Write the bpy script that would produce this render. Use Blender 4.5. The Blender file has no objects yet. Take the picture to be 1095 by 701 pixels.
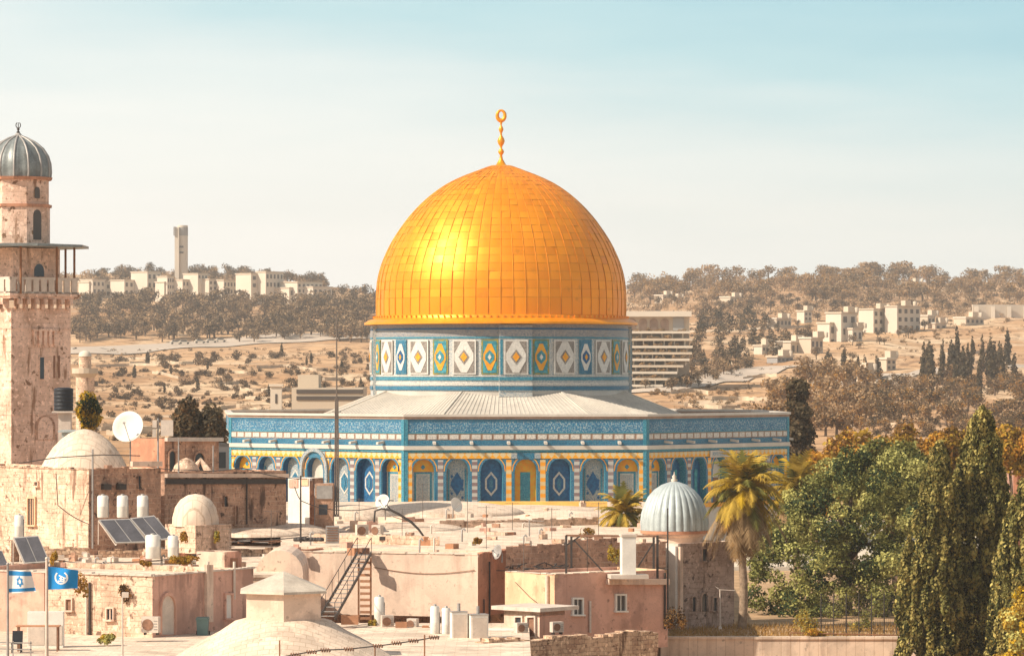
import bpy, math, random
from mathutils import Vector, noise

# ------------------------------------------------------------------ camera, sky, sun, exposure
F, HZ, CX, CZ = 4000.0, 395.0, 547.5, 17.5      # focal length and horizon row in photo pixels, eye height in metres
R = math.radians
scn = bpy.context.scene
cam_d = bpy.data.cameras.new('camera'); cam = bpy.data.objects.new('camera', cam_d)
scn.collection.objects.link(cam); scn.camera = cam
cam.location = (0, 0, CZ); cam.rotation_euler = (R(90), 0, 0)
cam_d.sensor_width = 36; cam_d.lens = 36*F/1095; cam_d.shift_y = (HZ-350.5)/1095
cam_d.clip_start = 1; cam_d.clip_end = 12000

SUN_AZ, SUN_EL = 65.5, 39.0                      # degrees to the left of straight behind the camera
sd = Vector((-math.sin(R(SUN_AZ))*math.cos(R(SUN_EL)), -math.cos(R(SUN_AZ))*math.cos(R(SUN_EL)), math.sin(R(SUN_EL))))
w = bpy.data.worlds.new('World'); scn.world = w; w.use_nodes = True
nt = w.node_tree; nt.nodes.clear()
def N(nt, t, **k):
    n = nt.nodes.new(t)
    for a, b in k.items():
        if a.startswith('i_'):
            n.inputs[int(a[2:])].default_value = b
        else: setattr(n, a, b)
    return n
sky = N(nt, 'ShaderNodeTexSky', sky_type='NISHITA', sun_disc=False, sun_elevation=R(SUN_EL),
        sun_rotation=math.atan2(sd.x, sd.y), air_density=1.0, dust_density=4.0, ozone_density=1.0, altitude=700)
tc = N(nt, 'ShaderNodeTexCoord'); sep = N(nt, 'ShaderNodeSeparateXYZ')
nt.links.new(tc.outputs['Generated'], sep.inputs[0])
ramp = N(nt, 'ShaderNodeValToRGB'); cr = ramp.color_ramp
nz = N(nt, 'ShaderNodeTexNoise', noise_dimensions='3D'); nz.inputs['Scale'].default_value = 9; nz.inputs['Detail'].default_value = 4
mp = N(nt, 'ShaderNodeMapping'); mp.inputs['Scale'].default_value = (1, 1, 7)
nt.links.new(tc.outputs['Generated'], mp.inputs[0]); nt.links.new(mp.outputs[0], nz.inputs['Vector'])
wob = N(nt, 'ShaderNodeMath', operation='MULTIPLY_ADD'); wob.inputs[1].default_value = 0.038
nt.links.new(nz.outputs['Fac'], wob.inputs[0]); nt.links.new(sep.outputs['Z'], wob.inputs[2])
wx = N(nt, 'ShaderNodeMath', operation='MULTIPLY_ADD'); wx.inputs[1].default_value = 0.14      # clearer blue to the right
nt.links.new(sep.outputs['X'], wx.inputs[0]); nt.links.new(wob.outputs[0], wx.inputs[2])
nt.links.new(wx.outputs[0], ramp.inputs[0])
SKYK = 8.4
e = cr.elements
e[0].position = 0.040; e[0].color = (.87, .845, .79, 1)
e[1].position = 0.130; e[1].color = (.28, .50, .56, 1)
for p_, c_ in ((.068, (.76, .77, .73, 1)), (.092, (.60, .68, .67, 1)), (.113, (.39, .58, .61, 1)), (.24, (.40, .43, .44, 1)), (1.0, (.27, .29, .31, 1))):
    q = e.new(p_); q.color = c_
gain = N(nt, 'ShaderNodeVectorMath', operation='SCALE'); gain.inputs['Scale'].default_value = SKYK
nt.links.new(ramp.outputs[0], gain.inputs[0])
mix = N(nt, 'ShaderNodeMix', data_type='RGBA'); mix.inputs[0].default_value = 0.82     # dusty air over the clear sky
nt.links.new(sky.outputs[0], mix.inputs[6]); nt.links.new(gain.outputs[0], mix.inputs[7])
bg = N(nt, 'ShaderNodeBackground'); bg.inputs[1].default_value = 0.12
out = N(nt, 'ShaderNodeOutputWorld')
nt.links.new(mix.outputs[2], bg.inputs[0]); nt.links.new(bg.outputs[0], out.inputs[0])

sl = bpy.data.lights.new('sun', 'SUN'); sl.energy = 4.6; sl.angle = R(.5); sl.color = (1, .895, .755)
so = bpy.data.objects.new('sun', sl); scn.collection.objects.link(so)
so.rotation_euler = sd.to_track_quat('Z', 'Y').to_euler()
scn.view_settings.view_transform = 'Standard'; scn.view_settings.look = 'None'
scn.view_settings.exposure = 0.55; scn.view_settings.gamma = 1

# ------------------------------------------------------------------ helpers
def X(px, Y): return (px-CX)*Y/F
def Z(py, Y): return CZ+(HZ-py)*Y/F
def P(px, py, Y): return Vector((X(px, Y), Y, Z(py, Y)))
EYE = Vector((0, 0, CZ))
def hit(px, py, p0, n):
    d = Vector(((px-CX)/F, 1, (HZ-py)/F)); return EYE+d*((p0-EYE).dot(n)/d.dot(n))
UP = Vector((0, 0, 1))
def rz(v, a):
    c, s = math.cos(a), math.sin(a); return Vector((v[0]*c-v[1]*s, v[0]*s+v[1]*c, v[2]))

def tag(o, label=None, cat=None, group=None, kind=None):
    if label: o['label'] = label
    if cat: o['category'] = cat
    if group: o['group'] = group
    if kind: o['kind'] = kind
    return o
def thing(name, label, cat, loc=(0, 0, 0), group=None):
    o = bpy.data.objects.new(name, None); scn.collection.objects.link(o); o.location = loc
    o.empty_display_size = .3
    return tag(o, label, cat, group)
def origin(o):
    v = Vector(o.location)
    return v+origin(o.parent) if o.parent else v

class MB:
    def __init__(s): s.v = []; s.f = []; s.m = []; s.s = []
    def add(s, vs, fs, m=0, sm=False):
        n = len(s.v); s.v += [tuple(v) for v in vs]
        for f in fs: s.f.append(tuple(i+n for i in f)); s.m.append(m); s.s.append(sm)
    def quad(s, a, b, c, d, m=0, sm=False): s.add([a, b, c, d], [(0, 1, 2, 3)], m, sm)
    def obox(s, o, a, b, c, m=0):            # box from corner o along three edge vectors
        o, a, b, c = map(Vector, (o, a, b, c))
        if a.cross(b).dot(c) < 0: a, b = b, a
        s.add([o, o+a, o+a+b, o+b, o+c, o+a+c, o+a+b+c, o+b+c],
              [(3, 2, 1, 0), (4, 5, 6, 7), (0, 1, 5, 4), (1, 2, 6, 5), (2, 3, 7, 6), (3, 0, 4, 7)], m)
    def box(s, c, sz, a=0, m=0):             # box centred in plan, standing on c.z
        c = Vector(c); u = rz(Vector((sz[0], 0, 0)), a); v = rz(Vector((0, sz[1], 0)), a)
        s.obox(c-u/2-v/2, u, v, Vector((0, 0, sz[2])), m)
    def bar(s, a, b, w, h=None, m=0):
        a, b = Vector(a), Vector(b); h = h or w; d = (b-a).normalized()
        u = d.cross(UP) if abs(d.z) < .95 else d.cross(Vector((1, 0, 0)))
        u.normalize(); v = u.cross(d)
        s.obox(a-u*w/2-v*h/2, u*w, v*h, b-a, m)
    def tube(s, pts, r, n=8, m=0, sm=True):
        pts = [Vector(p) for p in pts]; rs = r if isinstance(r, (list, tuple)) else [r]*len(pts)
        vs = []; prev = None
        for i, p in enumerate(pts):
            d = (pts[min(i+1, len(pts)-1)]-pts[max(i-1, 0)]).normalized()
            u = (d.cross(UP) if abs(d.z) < .95 else d.cross(Vector((1, 0, 0)))).normalized() if prev is None else (prev-d*prev.dot(d)).normalized()
            prev = u; v = d.cross(u)
            vs += [p+(u*math.cos(2*math.pi*k/n)+v*math.sin(2*math.pi*k/n))*rs[i] for k in range(n)]
        fs = [(i*n+k, i*n+(k+1) % n, (i+1)*n+(k+1) % n, (i+1)*n+k) for i in range(len(pts)-1) for k in range(n)]
        s.add(vs, fs, m, sm)
        s.add(vs[:n], [tuple(range(n))[::-1]], m); s.add(vs[-n:], [tuple(range(n))], m)
    def lathe(s, prof, c, n=24, m=0, sm=True, a0=0.0, rib=None, cap=True):
        c = Vector(c); vs = []
        for r_, z_ in prof:
            for k in range(n):
                a = a0+2*math.pi*k/n; rr = r_*(rib(a) if rib else 1)
                vs.append(c+Vector((rr*math.cos(a), rr*math.sin(a), z_)))
        fs = [(i*n+k, i*n+(k+1) % n, (i+1)*n+(k+1) % n, (i+1)*n+k) for i in range(len(prof)-1) for k in range(n)]
        s.add(vs, fs, m, sm)
        if cap:
            if prof[-1][0] > .01: s.add(vs[-n:], [tuple(range(n))], m)
            if prof[0][0] > .01: s.add(vs[:n], [tuple(range(n))[::-1]], m)
    def prism(s, poly, o, u, v, w, m=0, back=True):      # 2-D polygon in plane (u,v) from o, extruded by w
        o, u, v, w = map(Vector, (o, u, v, w)); n = len(poly)
        a = [o+u*p[0]+v*p[1] for p in poly]; b = [p+w for p in a]
        ccw = u.cross(v).dot(w) > 0
        idx = list(range(n))
        top = [i+n for i in idx]; bot = idx[::-1]
        if not ccw: top, bot = top[::-1], bot[::-1]
        fs = [tuple(top)]+([tuple(bot)] if back else [])
        for i in idx:
            j = (i+1) % n; q = (i, j, j+n, i+n); fs.append(q if ccw else q[::-1])
        s.add(a+b, fs, m)
    def build(s, name, mats, parent=None, at=None):
        org = origin(parent) if parent else Vector(at or (0, 0, 0))
        me = bpy.data.meshes.new(name)
        me.from_pydata([(a-org.x, b-org.y, c-org.z) for a, b, c in s.v], [], s.f)
        for m in (mats if isinstance(mats, (list, tuple)) else [mats]): me.materials.append(m)
        me.polygons.foreach_set('material_index', s.m); me.polygons.foreach_set('use_smooth', s.s)
        uv = me.uv_layers.new(name='UVMap'); dat = [0.0]*(2*len(me.loops)); V = s.v
        for p in me.polygons:
            n = p.normal
            if abs(n.z) > .8:
                for li in p.loop_indices:
                    q = V[me.loops[li].vertex_index]; dat[2*li] = q[0]; dat[2*li+1] = q[1]
            else:
                l = math.hypot(n.x, n.y); tx, ty = -n.y/l, n.x/l
                for li in p.loop_indices:
                    q = V[me.loops[li].vertex_index]; dat[2*li] = q[0]*tx+q[1]*ty; dat[2*li+1] = q[2]
        uv.data.foreach_set('uv', dat); me.update()
        o = bpy.data.objects.new(name, me); scn.collection.objects.link(o)
        if parent: o.parent = parent
        else: o.location = org
        return o

def copy_tree(o, parent=None):
    c = o.copy(); scn.collection.objects.link(c); c.parent = parent
    for ch in [x for x in o.children]: copy_tree(ch, c)
    return c

# ------------------------------------------------------------------ materials
def base(name, rough=.9, spec=.25):
    m = bpy.data.materials.new(name); m.use_nodes = True; t = m.node_tree
    b = t.nodes['Principled BSDF']; b.inputs['Roughness'].default_value = rough
    b.inputs['Specular IOR Level'].default_value = spec
    return m, t, b
def mulc(c, k): return (min(c[0]*k, 1), min(c[1]*k, 1), min(c[2]*k, 1), 1)
def mixn(t, a, b, f, blend='MIX'):
    m = N(t, 'ShaderNodeMix', data_type='RGBA', blend_type=blend)
    for sock, v in ((0, f), (6, a), (7, b)):
        if hasattr(v, 'links'): t.links.new(v, m.inputs[sock])
        else: m.inputs[sock].default_value = v
    return m.outputs[2]
def noisef(t, vec, scale, detail=5, lo=.35, hi=.65, sc=None, rough=.6):
    if sc:
        mp = N(t, 'ShaderNodeMapping'); mp.inputs['Scale'].default_value = sc; t.links.new(vec, mp.inputs[0]); vec = mp.outputs[0]
    n = N(t, 'ShaderNodeTexNoise'); n.inputs['Scale'].default_value = scale; n.inputs['Detail'].default_value = detail
    n.inputs['Roughness'].default_value = rough
    t.links.new(vec, n.inputs['Vector'])
    r = N(t, 'ShaderNodeMapRange'); r.inputs[1].default_value = lo; r.inputs[2].default_value = hi
    t.links.new(n.outputs['Fac'], r.inputs[0]); return r.outputs[0]
def bump(t, b, h, strength, dist=.05):
    bn = N(t, 'ShaderNodeBump'); bn.inputs['Strength'].default_value = strength; bn.inputs['Distance'].default_value = dist
    t.links.new(h, bn.inputs['Height']); t.links.new(bn.outputs[0], b.inputs['Normal'])
def mat(name, col, rough=.9, var=.18, scale=.7, stain=None, stain_amt=.55, bmp=.3, metal=0, spec=.25, fine=9, patch=0, slab=0):
    m, t, b = base(name, rough, spec); b.inputs['Metallic'].default_value = metal
    geo = N(t, 'ShaderNodeNewGeometry').outputs['Position']
    c = mixn(t, mulc(col, 1-var), mulc(col, 1+var), noisef(t, geo, scale, 6))
    c = mixn(t, c, mulc(col, 1-var*1.3), noisef(t, geo, fine, 3, .52, .75))
    if patch:
        c = mixn(t, c, mulc(col, 1+patch*.55), noisef(t, geo, .45, 7, .53, .57)); c = mixn(t, c, mulc(col, 1-patch), noisef(t, geo, .33, 8, .56, .61, (1, 1, .7)))
        c = mixn(t, c, mulc(col, 1-patch*1.6), noisef(t, geo, 2.6, 5, .63, .68))
    if slab:
        br = N(t, 'ShaderNodeTexBrick'); t.links.new(geo, br.inputs['Vector']); br.inputs['Scale'].default_value = 1; br.inputs['Mortar Size'].default_value = .022
        br.inputs['Brick Width'].default_value = slab; br.inputs['Row Height'].default_value = slab*.6
        br.inputs['Color1'].default_value = (1, 1, 1, 1); br.inputs['Color2'].default_value = (.86, .84, .82, 1); br.inputs['Mortar'].default_value = (.66, .6, .55, 1)
        c = mixn(t, c, br.outputs['Color'], .75, 'MULTIPLY')
    if stain:
        f = noisef(t, geo, 1.0, 5, .50, .72, (1.6, 1.6, .22))
        f2 = noisef(t, geo, .35, 4, .40, .62)
        mm = N(t, 'ShaderNodeMath', operation='MULTIPLY'); t.links.new(f, mm.inputs[0]); t.links.new(f2, mm.inputs[1])
        m2 = N(t, 'ShaderNodeMath', operation='MULTIPLY'); t.links.new(mm.outputs[0], m2.inputs[0]); m2.inputs[1].default_value = stain_amt
        c = mixn(t, c, (*stain, 1), m2.outputs[0])
    t.links.new(c, b.inputs['Base Color'])
    if bmp: bump(t, b, noisef(t, geo, fine, 4, 0, 1), bmp)
    return m
def stone(name, c1, c2, mortar, bw=.55, bh=.28, stain=(.16, .1, .07), stain_amt=.7, rough=.95, pits=None, msize=.02):
    m, t, b = base(name, rough)
    uv = N(t, 'ShaderNodeTexCoord').outputs['UV']
    geo = N(t, 'ShaderNodeNewGeometry').outputs['Position']
    # wobble the courses a little
    nn = N(t, 'ShaderNodeTexNoise'); nn.inputs['Scale'].default_value = 1.3; t.links.new(uv, nn.inputs['Vector'])
    va = N(t, 'ShaderNodeVectorMath', operation='MULTIPLY_ADD'); va.inputs[1].default_value = (.5, .26, 0)
    t.links.new(nn.outputs['Color'], va.inputs[0]); t.links.new(uv, va.inputs[2])
    br = N(t, 'ShaderNodeTexBrick'); t.links.new(va.outputs[0], br.inputs['Vector'])
    br.inputs['Color1'].default_value = (*c1, 1); br.inputs['Color2'].default_value = (*c2, 1); br.inputs['Mortar'].default_value = (*mortar, 1)
    br.inputs['Scale'].default_value = 1; br.inputs['Mortar Size'].default_value = msize; br.inputs['Bias'].default_value = -.1
    br.inputs['Brick Width'].default_value = bw; br.inputs['Row Height'].default_value = bh; br.inputs['Mortar Smooth'].default_value = .3
    c = br.outputs['Color']
    c = mixn(t, c, mulc(c1, 1.25), noisef(t, geo, .8, 5, .45, .7))
    f = noisef(t, geo, .55, 6, .47, .68, (1, 1, .6)); k = N(t, 'ShaderNodeMath', operation='MULTIPLY'); t.links.new(f, k.inputs[0]); k.inputs[1].default_value = stain_amt
    c = mixn(t, c, (*stain, 1), k.outputs[0])
    c = mixn(t, c, mulc(c2, .55), noisef(t, geo, 5, 3, .56, .70))
    c = mixn(t, c, mulc(c1, 1.35), noisef(t, geo, 3.1, 4, .57, .66))
    c = mixn(t, c, mulc(stain, .6), noisef(t, geo, 2.2, 6, .60, .66)); c = mixn(t, c, mulc(stain, .75), noisef(t, geo, 1.0, 7, .58, .66, (1.5, 1.5, .25)))
    t.links.new(c, b.inputs['Base Color'])
    h = N(t, 'ShaderNodeMath', operation='MULTIPLY_ADD'); h.inputs[1].default_value = -.7
    t.links.new(br.outputs['Fac'], h.inputs[0]); t.links.new(noisef(t, geo, 6, 4, 0, 1), h.inputs[2])
    bump(t, b, h.outputs[0], .6, .06)
    return m
def leaf(name, col, var=.35, tr=.25):
    m = bpy.data.materials.new(name); m.use_nodes = True; t = m.node_tree; t.nodes.clear()
    geo = N(t, 'ShaderNodeNewGeometry').outputs['Position']
    c = mixn(t, mulc(col, 1-var), mulc(col, 1+var), noisef(t, geo, 1.1, 4))
    oi = N(t, 'ShaderNodeObjectInfo'); r = N(t, 'ShaderNodeMapRange'); r.inputs[3].default_value = .8; r.inputs[4].default_value = 1.2
    t.links.new(oi.outputs['Random'], r.inputs[0])
    sc = N(t, 'ShaderNodeVectorMath', operation='SCALE'); t.links.new(c, sc.inputs[0]); t.links.new(r.outputs[0], sc.inputs['Scale'])
    d = N(t, 'ShaderNodeBsdfDiffuse'); tl = N(t, 'ShaderNodeBsdfTranslucent'); mx = N(t, 'ShaderNodeMixShader'); mx.inputs[0].default_value = tr
    o = N(t, 'ShaderNodeOutputMaterial')
    t.links.new(sc.outputs[0], d.inputs[0]); t.links.new(sc.outputs[0], tl.inputs[0])
    t.links.new(d.outputs[0], mx.inputs[1]); t.links.new(tl.outputs[0], mx.inputs[2]); t.links.new(mx.outputs[0], o.inputs[0])
    return m
def tiles(name, c1, c2, c3=None, scale=3.0, lo=.45, hi=.55, stretch=(1, 1, 1), rough=.45, kind='noise'):
    """glazed tile: a small two or three colour pattern in wall metres"""
    m, t, b = base(name, rough, .4)
    uv = N(t, 'ShaderNodeTexCoord').outputs['UV']
    if kind == 'noise': f = noisef(t, uv, scale, 2, lo, hi, stretch)
    else:
        mp = N(t, 'ShaderNodeMapping'); mp.inputs['Scale'].default_value = stretch; mp.inputs['Rotation'].default_value = (0, 0, R(45) if kind == 'diamond' else 0)
        t.links.new(uv, mp.inputs[0])
        ck = N(t, 'ShaderNodeTexChecker'); ck.inputs['Scale'].default_value = scale; t.links.new(mp.outputs[0], ck.inputs['Vector'])
        f = ck.outputs['Fac']
    c = mixn(t, (*c1, 1), (*c2, 1), f)
    if c3: c = mixn(t, c, (*c3, 1), noisef(t, uv, scale*1.7, 1, .56, .62))
    c = mixn(t, c, mulc(c1, .75), noisef(t, uv, .5, 4, .5, .8))
    t.links.new(c, b.inputs['Base Color'])
    return m

M = {}
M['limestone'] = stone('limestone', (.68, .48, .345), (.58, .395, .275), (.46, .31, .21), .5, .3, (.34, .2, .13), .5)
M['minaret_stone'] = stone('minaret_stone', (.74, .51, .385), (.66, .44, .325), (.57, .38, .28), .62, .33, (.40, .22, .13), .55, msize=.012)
M['brown_stone_and_shade'] = stone('brown_stone_and_shade', (.47, .275, .18), (.35, .19, .125), (.56, .38, .27), .5, .3, (.15, .085, .06), .6)  # brown stone, also the painted shade of some right-hand walls
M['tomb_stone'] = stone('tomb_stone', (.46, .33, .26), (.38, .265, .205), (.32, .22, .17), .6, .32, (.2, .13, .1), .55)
M['rubble'] = stone('rubble', (.60, .42, .28), (.38, .22, .14), (.24, .14, .09), .34, .22, (.18, .1, .06), .5)
M['whitewash'] = mat('whitewash', (.72, .56, .425), .95, .12, .5, (.30, .19, .13), .85, patch=.2, slab=.55)
M['cream'] = mat('cream', (.70, .515, .39), .95, .10, .5, (.32, .19, .13), .95, patch=.2)
M['roof'] = mat('roof', (.72, .56, .425), .95, .16, .35, (.28, .18, .13), .85, fine=4, patch=.27, slab=1.1)
M['pink'] = mat('pink_plaster_and_shade', (.60, .345, .255), .95, .12, .6, (.24, .13, .10), .95, patch=.27)  # pink plaster, also the shade tint of right-hand walls
M['ochre'] = mat('ochre_plaster_and_sun', (.68, .44, .27), .95, .12, .6, (.36, .2, .12), .9, patch=.22)  # ochre plaster, also a sunlit tint for one house end
M['rust_plaster_and_shade'] = mat('rust_plaster_and_shade', (.50, .24, .145), .95, .16, .7, (.2, .1, .07), .6, patch=.25)  # rust plaster, also a painted shade on side walls
M['white'] = mat('white_paint', (.74, .69, .61), .5, .08, 1.5, (.5, .42, .33), .35, bmp=.05)
M['offwhite'] = mat('offwhite', (.60, .50, .41), .7, .12, 1.5, (.32, .22, .17), .55, bmp=.1)
M['metal'] = mat('grey_metal', (.36, .33, .30), .5, .15, 2, metal=.3, bmp=.05)
M['dark'] = mat('dark_metal', (.055, .045, .04), .55, .2, 2, bmp=.05)
M['rust_grey'] = mat('weathered_steel', (.15, .12, .10), .7, .2, 2, bmp=.05)
M['rust'] = mat('rusty_metal', (.26, .12, .06), .85, .3, 2)
M['ochre_cap'] = mat('yellow_capping', (.80, .48, .13), .9, .12, .6)
M['glass'] = mat('dark_glass', (.035, .04, .05), .15, .2, 1, bmp=0, spec=.6)
M['panel'] = mat('solar_glass', (.075, .07, .075), .25, .2, 1.5, bmp=0, spec=.6)
M['wood'] = mat('old_wood', (.25, .13, .08), .8, .25, 3)
M['black_plastic'] = mat('black_plastic', (.02, .022, .027), .5, .2, 2, bmp=.05)
M['lead'] = mat('lead_sheet', (.22, .235, .225), .5, .25, 1.6, (.12, .10, .085), .6, metal=.3, bmp=.1)
M['lead_pale'] = mat('pale_lead', (.40, .44, .43), .5, .14, 1.6, (.22, .22, .21), .55, metal=.15, bmp=.1)
M['roof_lead'] = mat('roof_lead', (.57, .51, .43), .6, .14, .25, (.36, .31, .26), .5, metal=.1, bmp=.1, fine=3)
M['lantern_lead'] = mat('lantern_lead', (.56, .47, .37), .6, .15, 1, (.3, .22, .17), .6, metal=.1, bmp=.1)
M['marble'] = mat('marble', (.56, .50, .43), .5, .10, .5, (.4, .33, .27), .4, bmp=.05)
M['brownline'] = mat('brown_band_and_shade', (.33, .22, .16), .8, .2, 1, bmp=.1)
M['blue_frieze'] = tiles('calligraphy_tile', (.012, .12, .24), (.32, .38, .39), (.02, .25, .38), 8, .49, .58, (1, .8, 1))
M['blue_band'] = tiles('blue_band_tile', (.008, .105, .20), (.015, .175, .28), (.15, .22, .25), 8)
M['cyan'] = tiles('cyan_tile', (.015, .19, .28), (.09, .29, .34), (.010, .10, .19), 8)
M['deep'] = tiles('deep_blue_tile', (.008, .075, .19), (.012, .12, .26), None, 4)
M['mosaic'] = tiles('mosaic_tile', (.015, .17, .26), (.14, .27, .31), (.010, .085, .19), 6.5, .46, .56)
M['pale_mosaic'] = tiles('pale_mosaic_tile', (.42, .40, .36), (.24, .29, .31), (.05, .16, .26), 7, .45, .57)
M['drum_mosaic'] = tiles('drum_mosaic_tile', (.58, .545, .48), (.36, .38, .38), (.12, .24, .33), 6, .47, .60)
M['grey_mosaic'] = tiles('grey_mosaic_tile', (.36, .33, .29), (.19, .21, .24), (.10, .13, .19), 7, .45, .6)
M['diamond'] = tiles('yellow_diamond_tile', (.74, .33, .02), (.60, .48, .27), None, 2.4, kind='diamond')
M['check'] = tiles('white_brown_check_tile', (.44, .42, .38), (.20, .13, .13), None, 1, kind='checker', stretch=(.001, 3.4, 1))
M['ycheck'] = tiles('yellow_white_check_tile', (.74, .30, .02), (.60, .46, .24), None, 1, kind='checker', stretch=(.001, 3.0, 1))
M['orange'] = tiles('orange_tile', (.80, .29, .01), (.74, .37, .025), None, 3)
M['olive'] = tiles('olive_tile', (.34, .25, .03), (.10, .20, .14), None, 2.5)
M['teal'] = tiles('teal_tile', (.03, .20, .25), (.06, .30, .34), None, 3)
M['lattice'] = tiles('white_lattice', (.60, .55, .48), (.40, .38, .35), None, 7, lo=.5, hi=.58)
M['greylat'] = tiles('grey_lattice', (.20, .17, .145), (.30, .26, .22), None, 6)
M['whitetile'] = tiles('white_tile', (.68, .63, .56), (.58, .54, .48), None, 5)
M['soil'] = mat('dry_soil', (.42, .27, .15), .97, .25, .5)
M['grass'] = leaf('dry_grass', (.42, .25, .09), .3)
M['bark'] = mat('bark', (.16, .105, .07), .95, .3, 3)
M['palmbark'] = mat('palm_bark', (.30, .21, .14), .95, .3, 4)
for k, c in dict(green=(.20, .195, .06), green_dark=(.05, .068, .03), green_lite=(.42, .385, .13), cyp=(.20, .18, .058), cyp_dark=(.05, .052, .02), cyp_lite=(.44, .355, .115),
                 palm=(.42, .28, .05), palm_green=(.16, .15, .04), palm_dry=(.36, .235, .12), gold_leaf=(.36, .22, .035), yellow=(.42, .27, .02),
                 rusty=(.30, .155, .045), brown=(.15, .088, .042), brown_dark=(.06, .036, .020), hill=(.145, .095, .058), hill_dark=(.075, .053, .036), hill_lite=(.36, .235, .13),
                 con=(.115, .085, .048), con_dark=(.065, .052, .034), orange_bush=(.50, .25, .04)).items():
    M[k] = leaf(k+'_leaf', c)
M['blue_cloth'] = mat('blue_cloth', (.02, .26, .62), .8, .08, 2, bmp=.1)
M['flag_blue'] = mat('flag_blue', (.03, .23, .50), .8, .06, 2, bmp=.1)
M['flag_white'] = mat('flag_white', (.78, .76, .72), .8, .04, 2, bmp=.1)
M['far_white'] = mat('far_white_wall', (.64, .55, .44), .9, .06, .05, bmp=0)
M['far_cream'] = mat('far_cream_wall', (.56, .455, .34), .9, .06, .05, bmp=0)
M['far_grey'] = mat('far_grey_wall', (.33, .31, .29), .9, .08, .05, bmp=0)
M['far_dark'] = mat('far_window', (.10, .085, .075), .5, .1, .05, bmp=0)
M['far_terrace'] = mat('dry_stone', (.52, .41, .29), .95, .2, .3)
M['terracotta'] = mat('terracotta', (.45, .22, .12), .9, .2, .6)
M['asphalt'] = mat('asphalt', (.30, .27, .24), .9, .1, .1, bmp=0)
M['green_plastic'] = mat('green_plastic', (.13, .20, .19), .5, .1, 2, bmp=.05)

def gold():
    m, t, b = base('gilded_panel', .27, .5)
    b.inputs['Metallic'].default_value = .42
    at = N(t, 'ShaderNodeAttribute', attribute_name='tone')
    c = mixn(t, (.86, .255, .003, 1), (.98, .35, .008, 1), at.outputs['Fac'])
    geo = N(t, 'ShaderNodeNewGeometry').outputs['Position']
    c = mixn(t, c, (.55, .2, .01, 1), noisef(t, geo, .9, 5, .60, .85))
    t.links.new(c, b.inputs['Base Color'])
    r = N(t, 'ShaderNodeMapRange'); r.inputs[3].default_value = .40; r.inputs[4].default_value = .54
    t.links.new(at.outputs['Fac'], r.inputs[0]); t.links.new(r.outputs[0], b.inputs['Roughness'])
    return m
M['gold'] = gold()
M['gold_trim'] = mat('gold_trim', (.92, .33, .01), .38, .12, .8, metal=.4, bmp=.05, spec=.5)
M['gold_seam'] = mat('gold_seam', (.62, .24, .015), .5, .15, .8, metal=.5, bmp=.05)

# ------------------------------------------------------------------ ground, platform, hills
LT = [(430, 500), (600, 478), (700, 458), (900, 425), (1100, 395), (1250, 377), (1340, 371), (1450, 350), (1600, 332), (1750, 321), (1900, 304), (2050, 299), (2300, 310), (3200, 380)]
RT = [(430, 505), (600, 474), (700, 452), (800, 434), (950, 409), (1050, 390), (1200, 372), (1400, 351), (1600, 334), (1800, 318), (2000, 306), (2150, 300), (2400, 308), (3200, 380)]
def interp(T, y):
    if y <= T[0][0]: return T[0][1]
    for (a, b), (c, d) in zip(T, T[1:]):
        if y <= c: return b+(d-b)*(y-a)/(c-a)
    return T[-1][1]
def sstep(a, b, x):
    t = min(1, max(0, (x-a)/(b-a))); return t*t*(3-2*t)
def terrain(x, Y):
    if Y < 395: return 0.0
    px = CX+x*F/Y
    k = sstep(420, 680, px)
    row = interp(LT, Y)*(1-k)+interp(RT, Y)*k
    top = sstep(1500, 1950, Y)
    row += top*(14*sstep(230, 420, px)*(1-sstep(620, 820, px))+3*sstep(930, 1100, px)-3*sstep(780, 880, px)*(1-sstep(900, 1000, px)))
    z = CZ+(HZ-row)*Y/F
    z += noise.noise((x*.012, Y*.006, 0))*Y*.0022+noise.noise((x*.05, Y*.02, 3))*.9
    s_ = (noise.noise((x*.004, Y*.004, 9))*6+z)/3.2
    z += 1.1*(math.sin(s_*6.283))*.45*sstep(600, 700, Y)
    return z*sstep(395, 600, Y)+(1-sstep(395, 600, Y))*(-14*math.sin(math.pi*sstep(395, 600, Y)))
def ground(px, py, lo=620, hi=2300):
    Y = lo
    while Y < hi:
        x = X(px, Y); z = terrain(x, Y)
        if z >= Z(py, Y): return Vector((x, Y, z))
        Y += 4
    return Vector((X(px, 2060), 2060, terrain(X(px, 2060), 2060)))

def ground_mat():
    m, t, b = base('earth', .97, .1)
    geo = N(t, 'ShaderNodeNewGeometry').outputs['Position']
    c = mixn(t, (.56, .345, .185, 1), (.43, .235, .115, 1), noisef(t, geo, .012, 6, .40, .60))
    c = mixn(t, c, (.68, .49, .31, 1), noisef(t, geo, .03, 6, .50, .66, (1, .5, 2)))
    c = mixn(t, c, (.25, .145, .08, 1), noisef(t, geo, .17, 8, .50, .60, rough=.72))
    sp = N(t, 'ShaderNodeSeparateXYZ'); t.links.new(geo, sp.inputs[0])
    wv = noisef(t, geo, .05, 5, .60, .70, (.22, .22, 4))
    c = mixn(t, c, (.62, .48, .33, 1), wv)
    t.links.new(c, b.inputs['Base Color'])
    bump(t, b, noisef(t, geo, .25, 6, 0, 1), .6, 1.5)
    return m
M['earth'] = ground_mat()
g = MB(); ys = [-40, 60, 150, 250, 320, 394]+[395+i*12 for i in range(0, 148)]+[2200, 2300, 2400, 2600, 2900, 3200]
NQ = 180
for Y in ys:
    for i in range(NQ+1):
        q = -1.7+3.4*i/NQ; x = q*max(130, Y*.2)
        g.v.append((x, Y, terrain(x, Y)))
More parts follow.
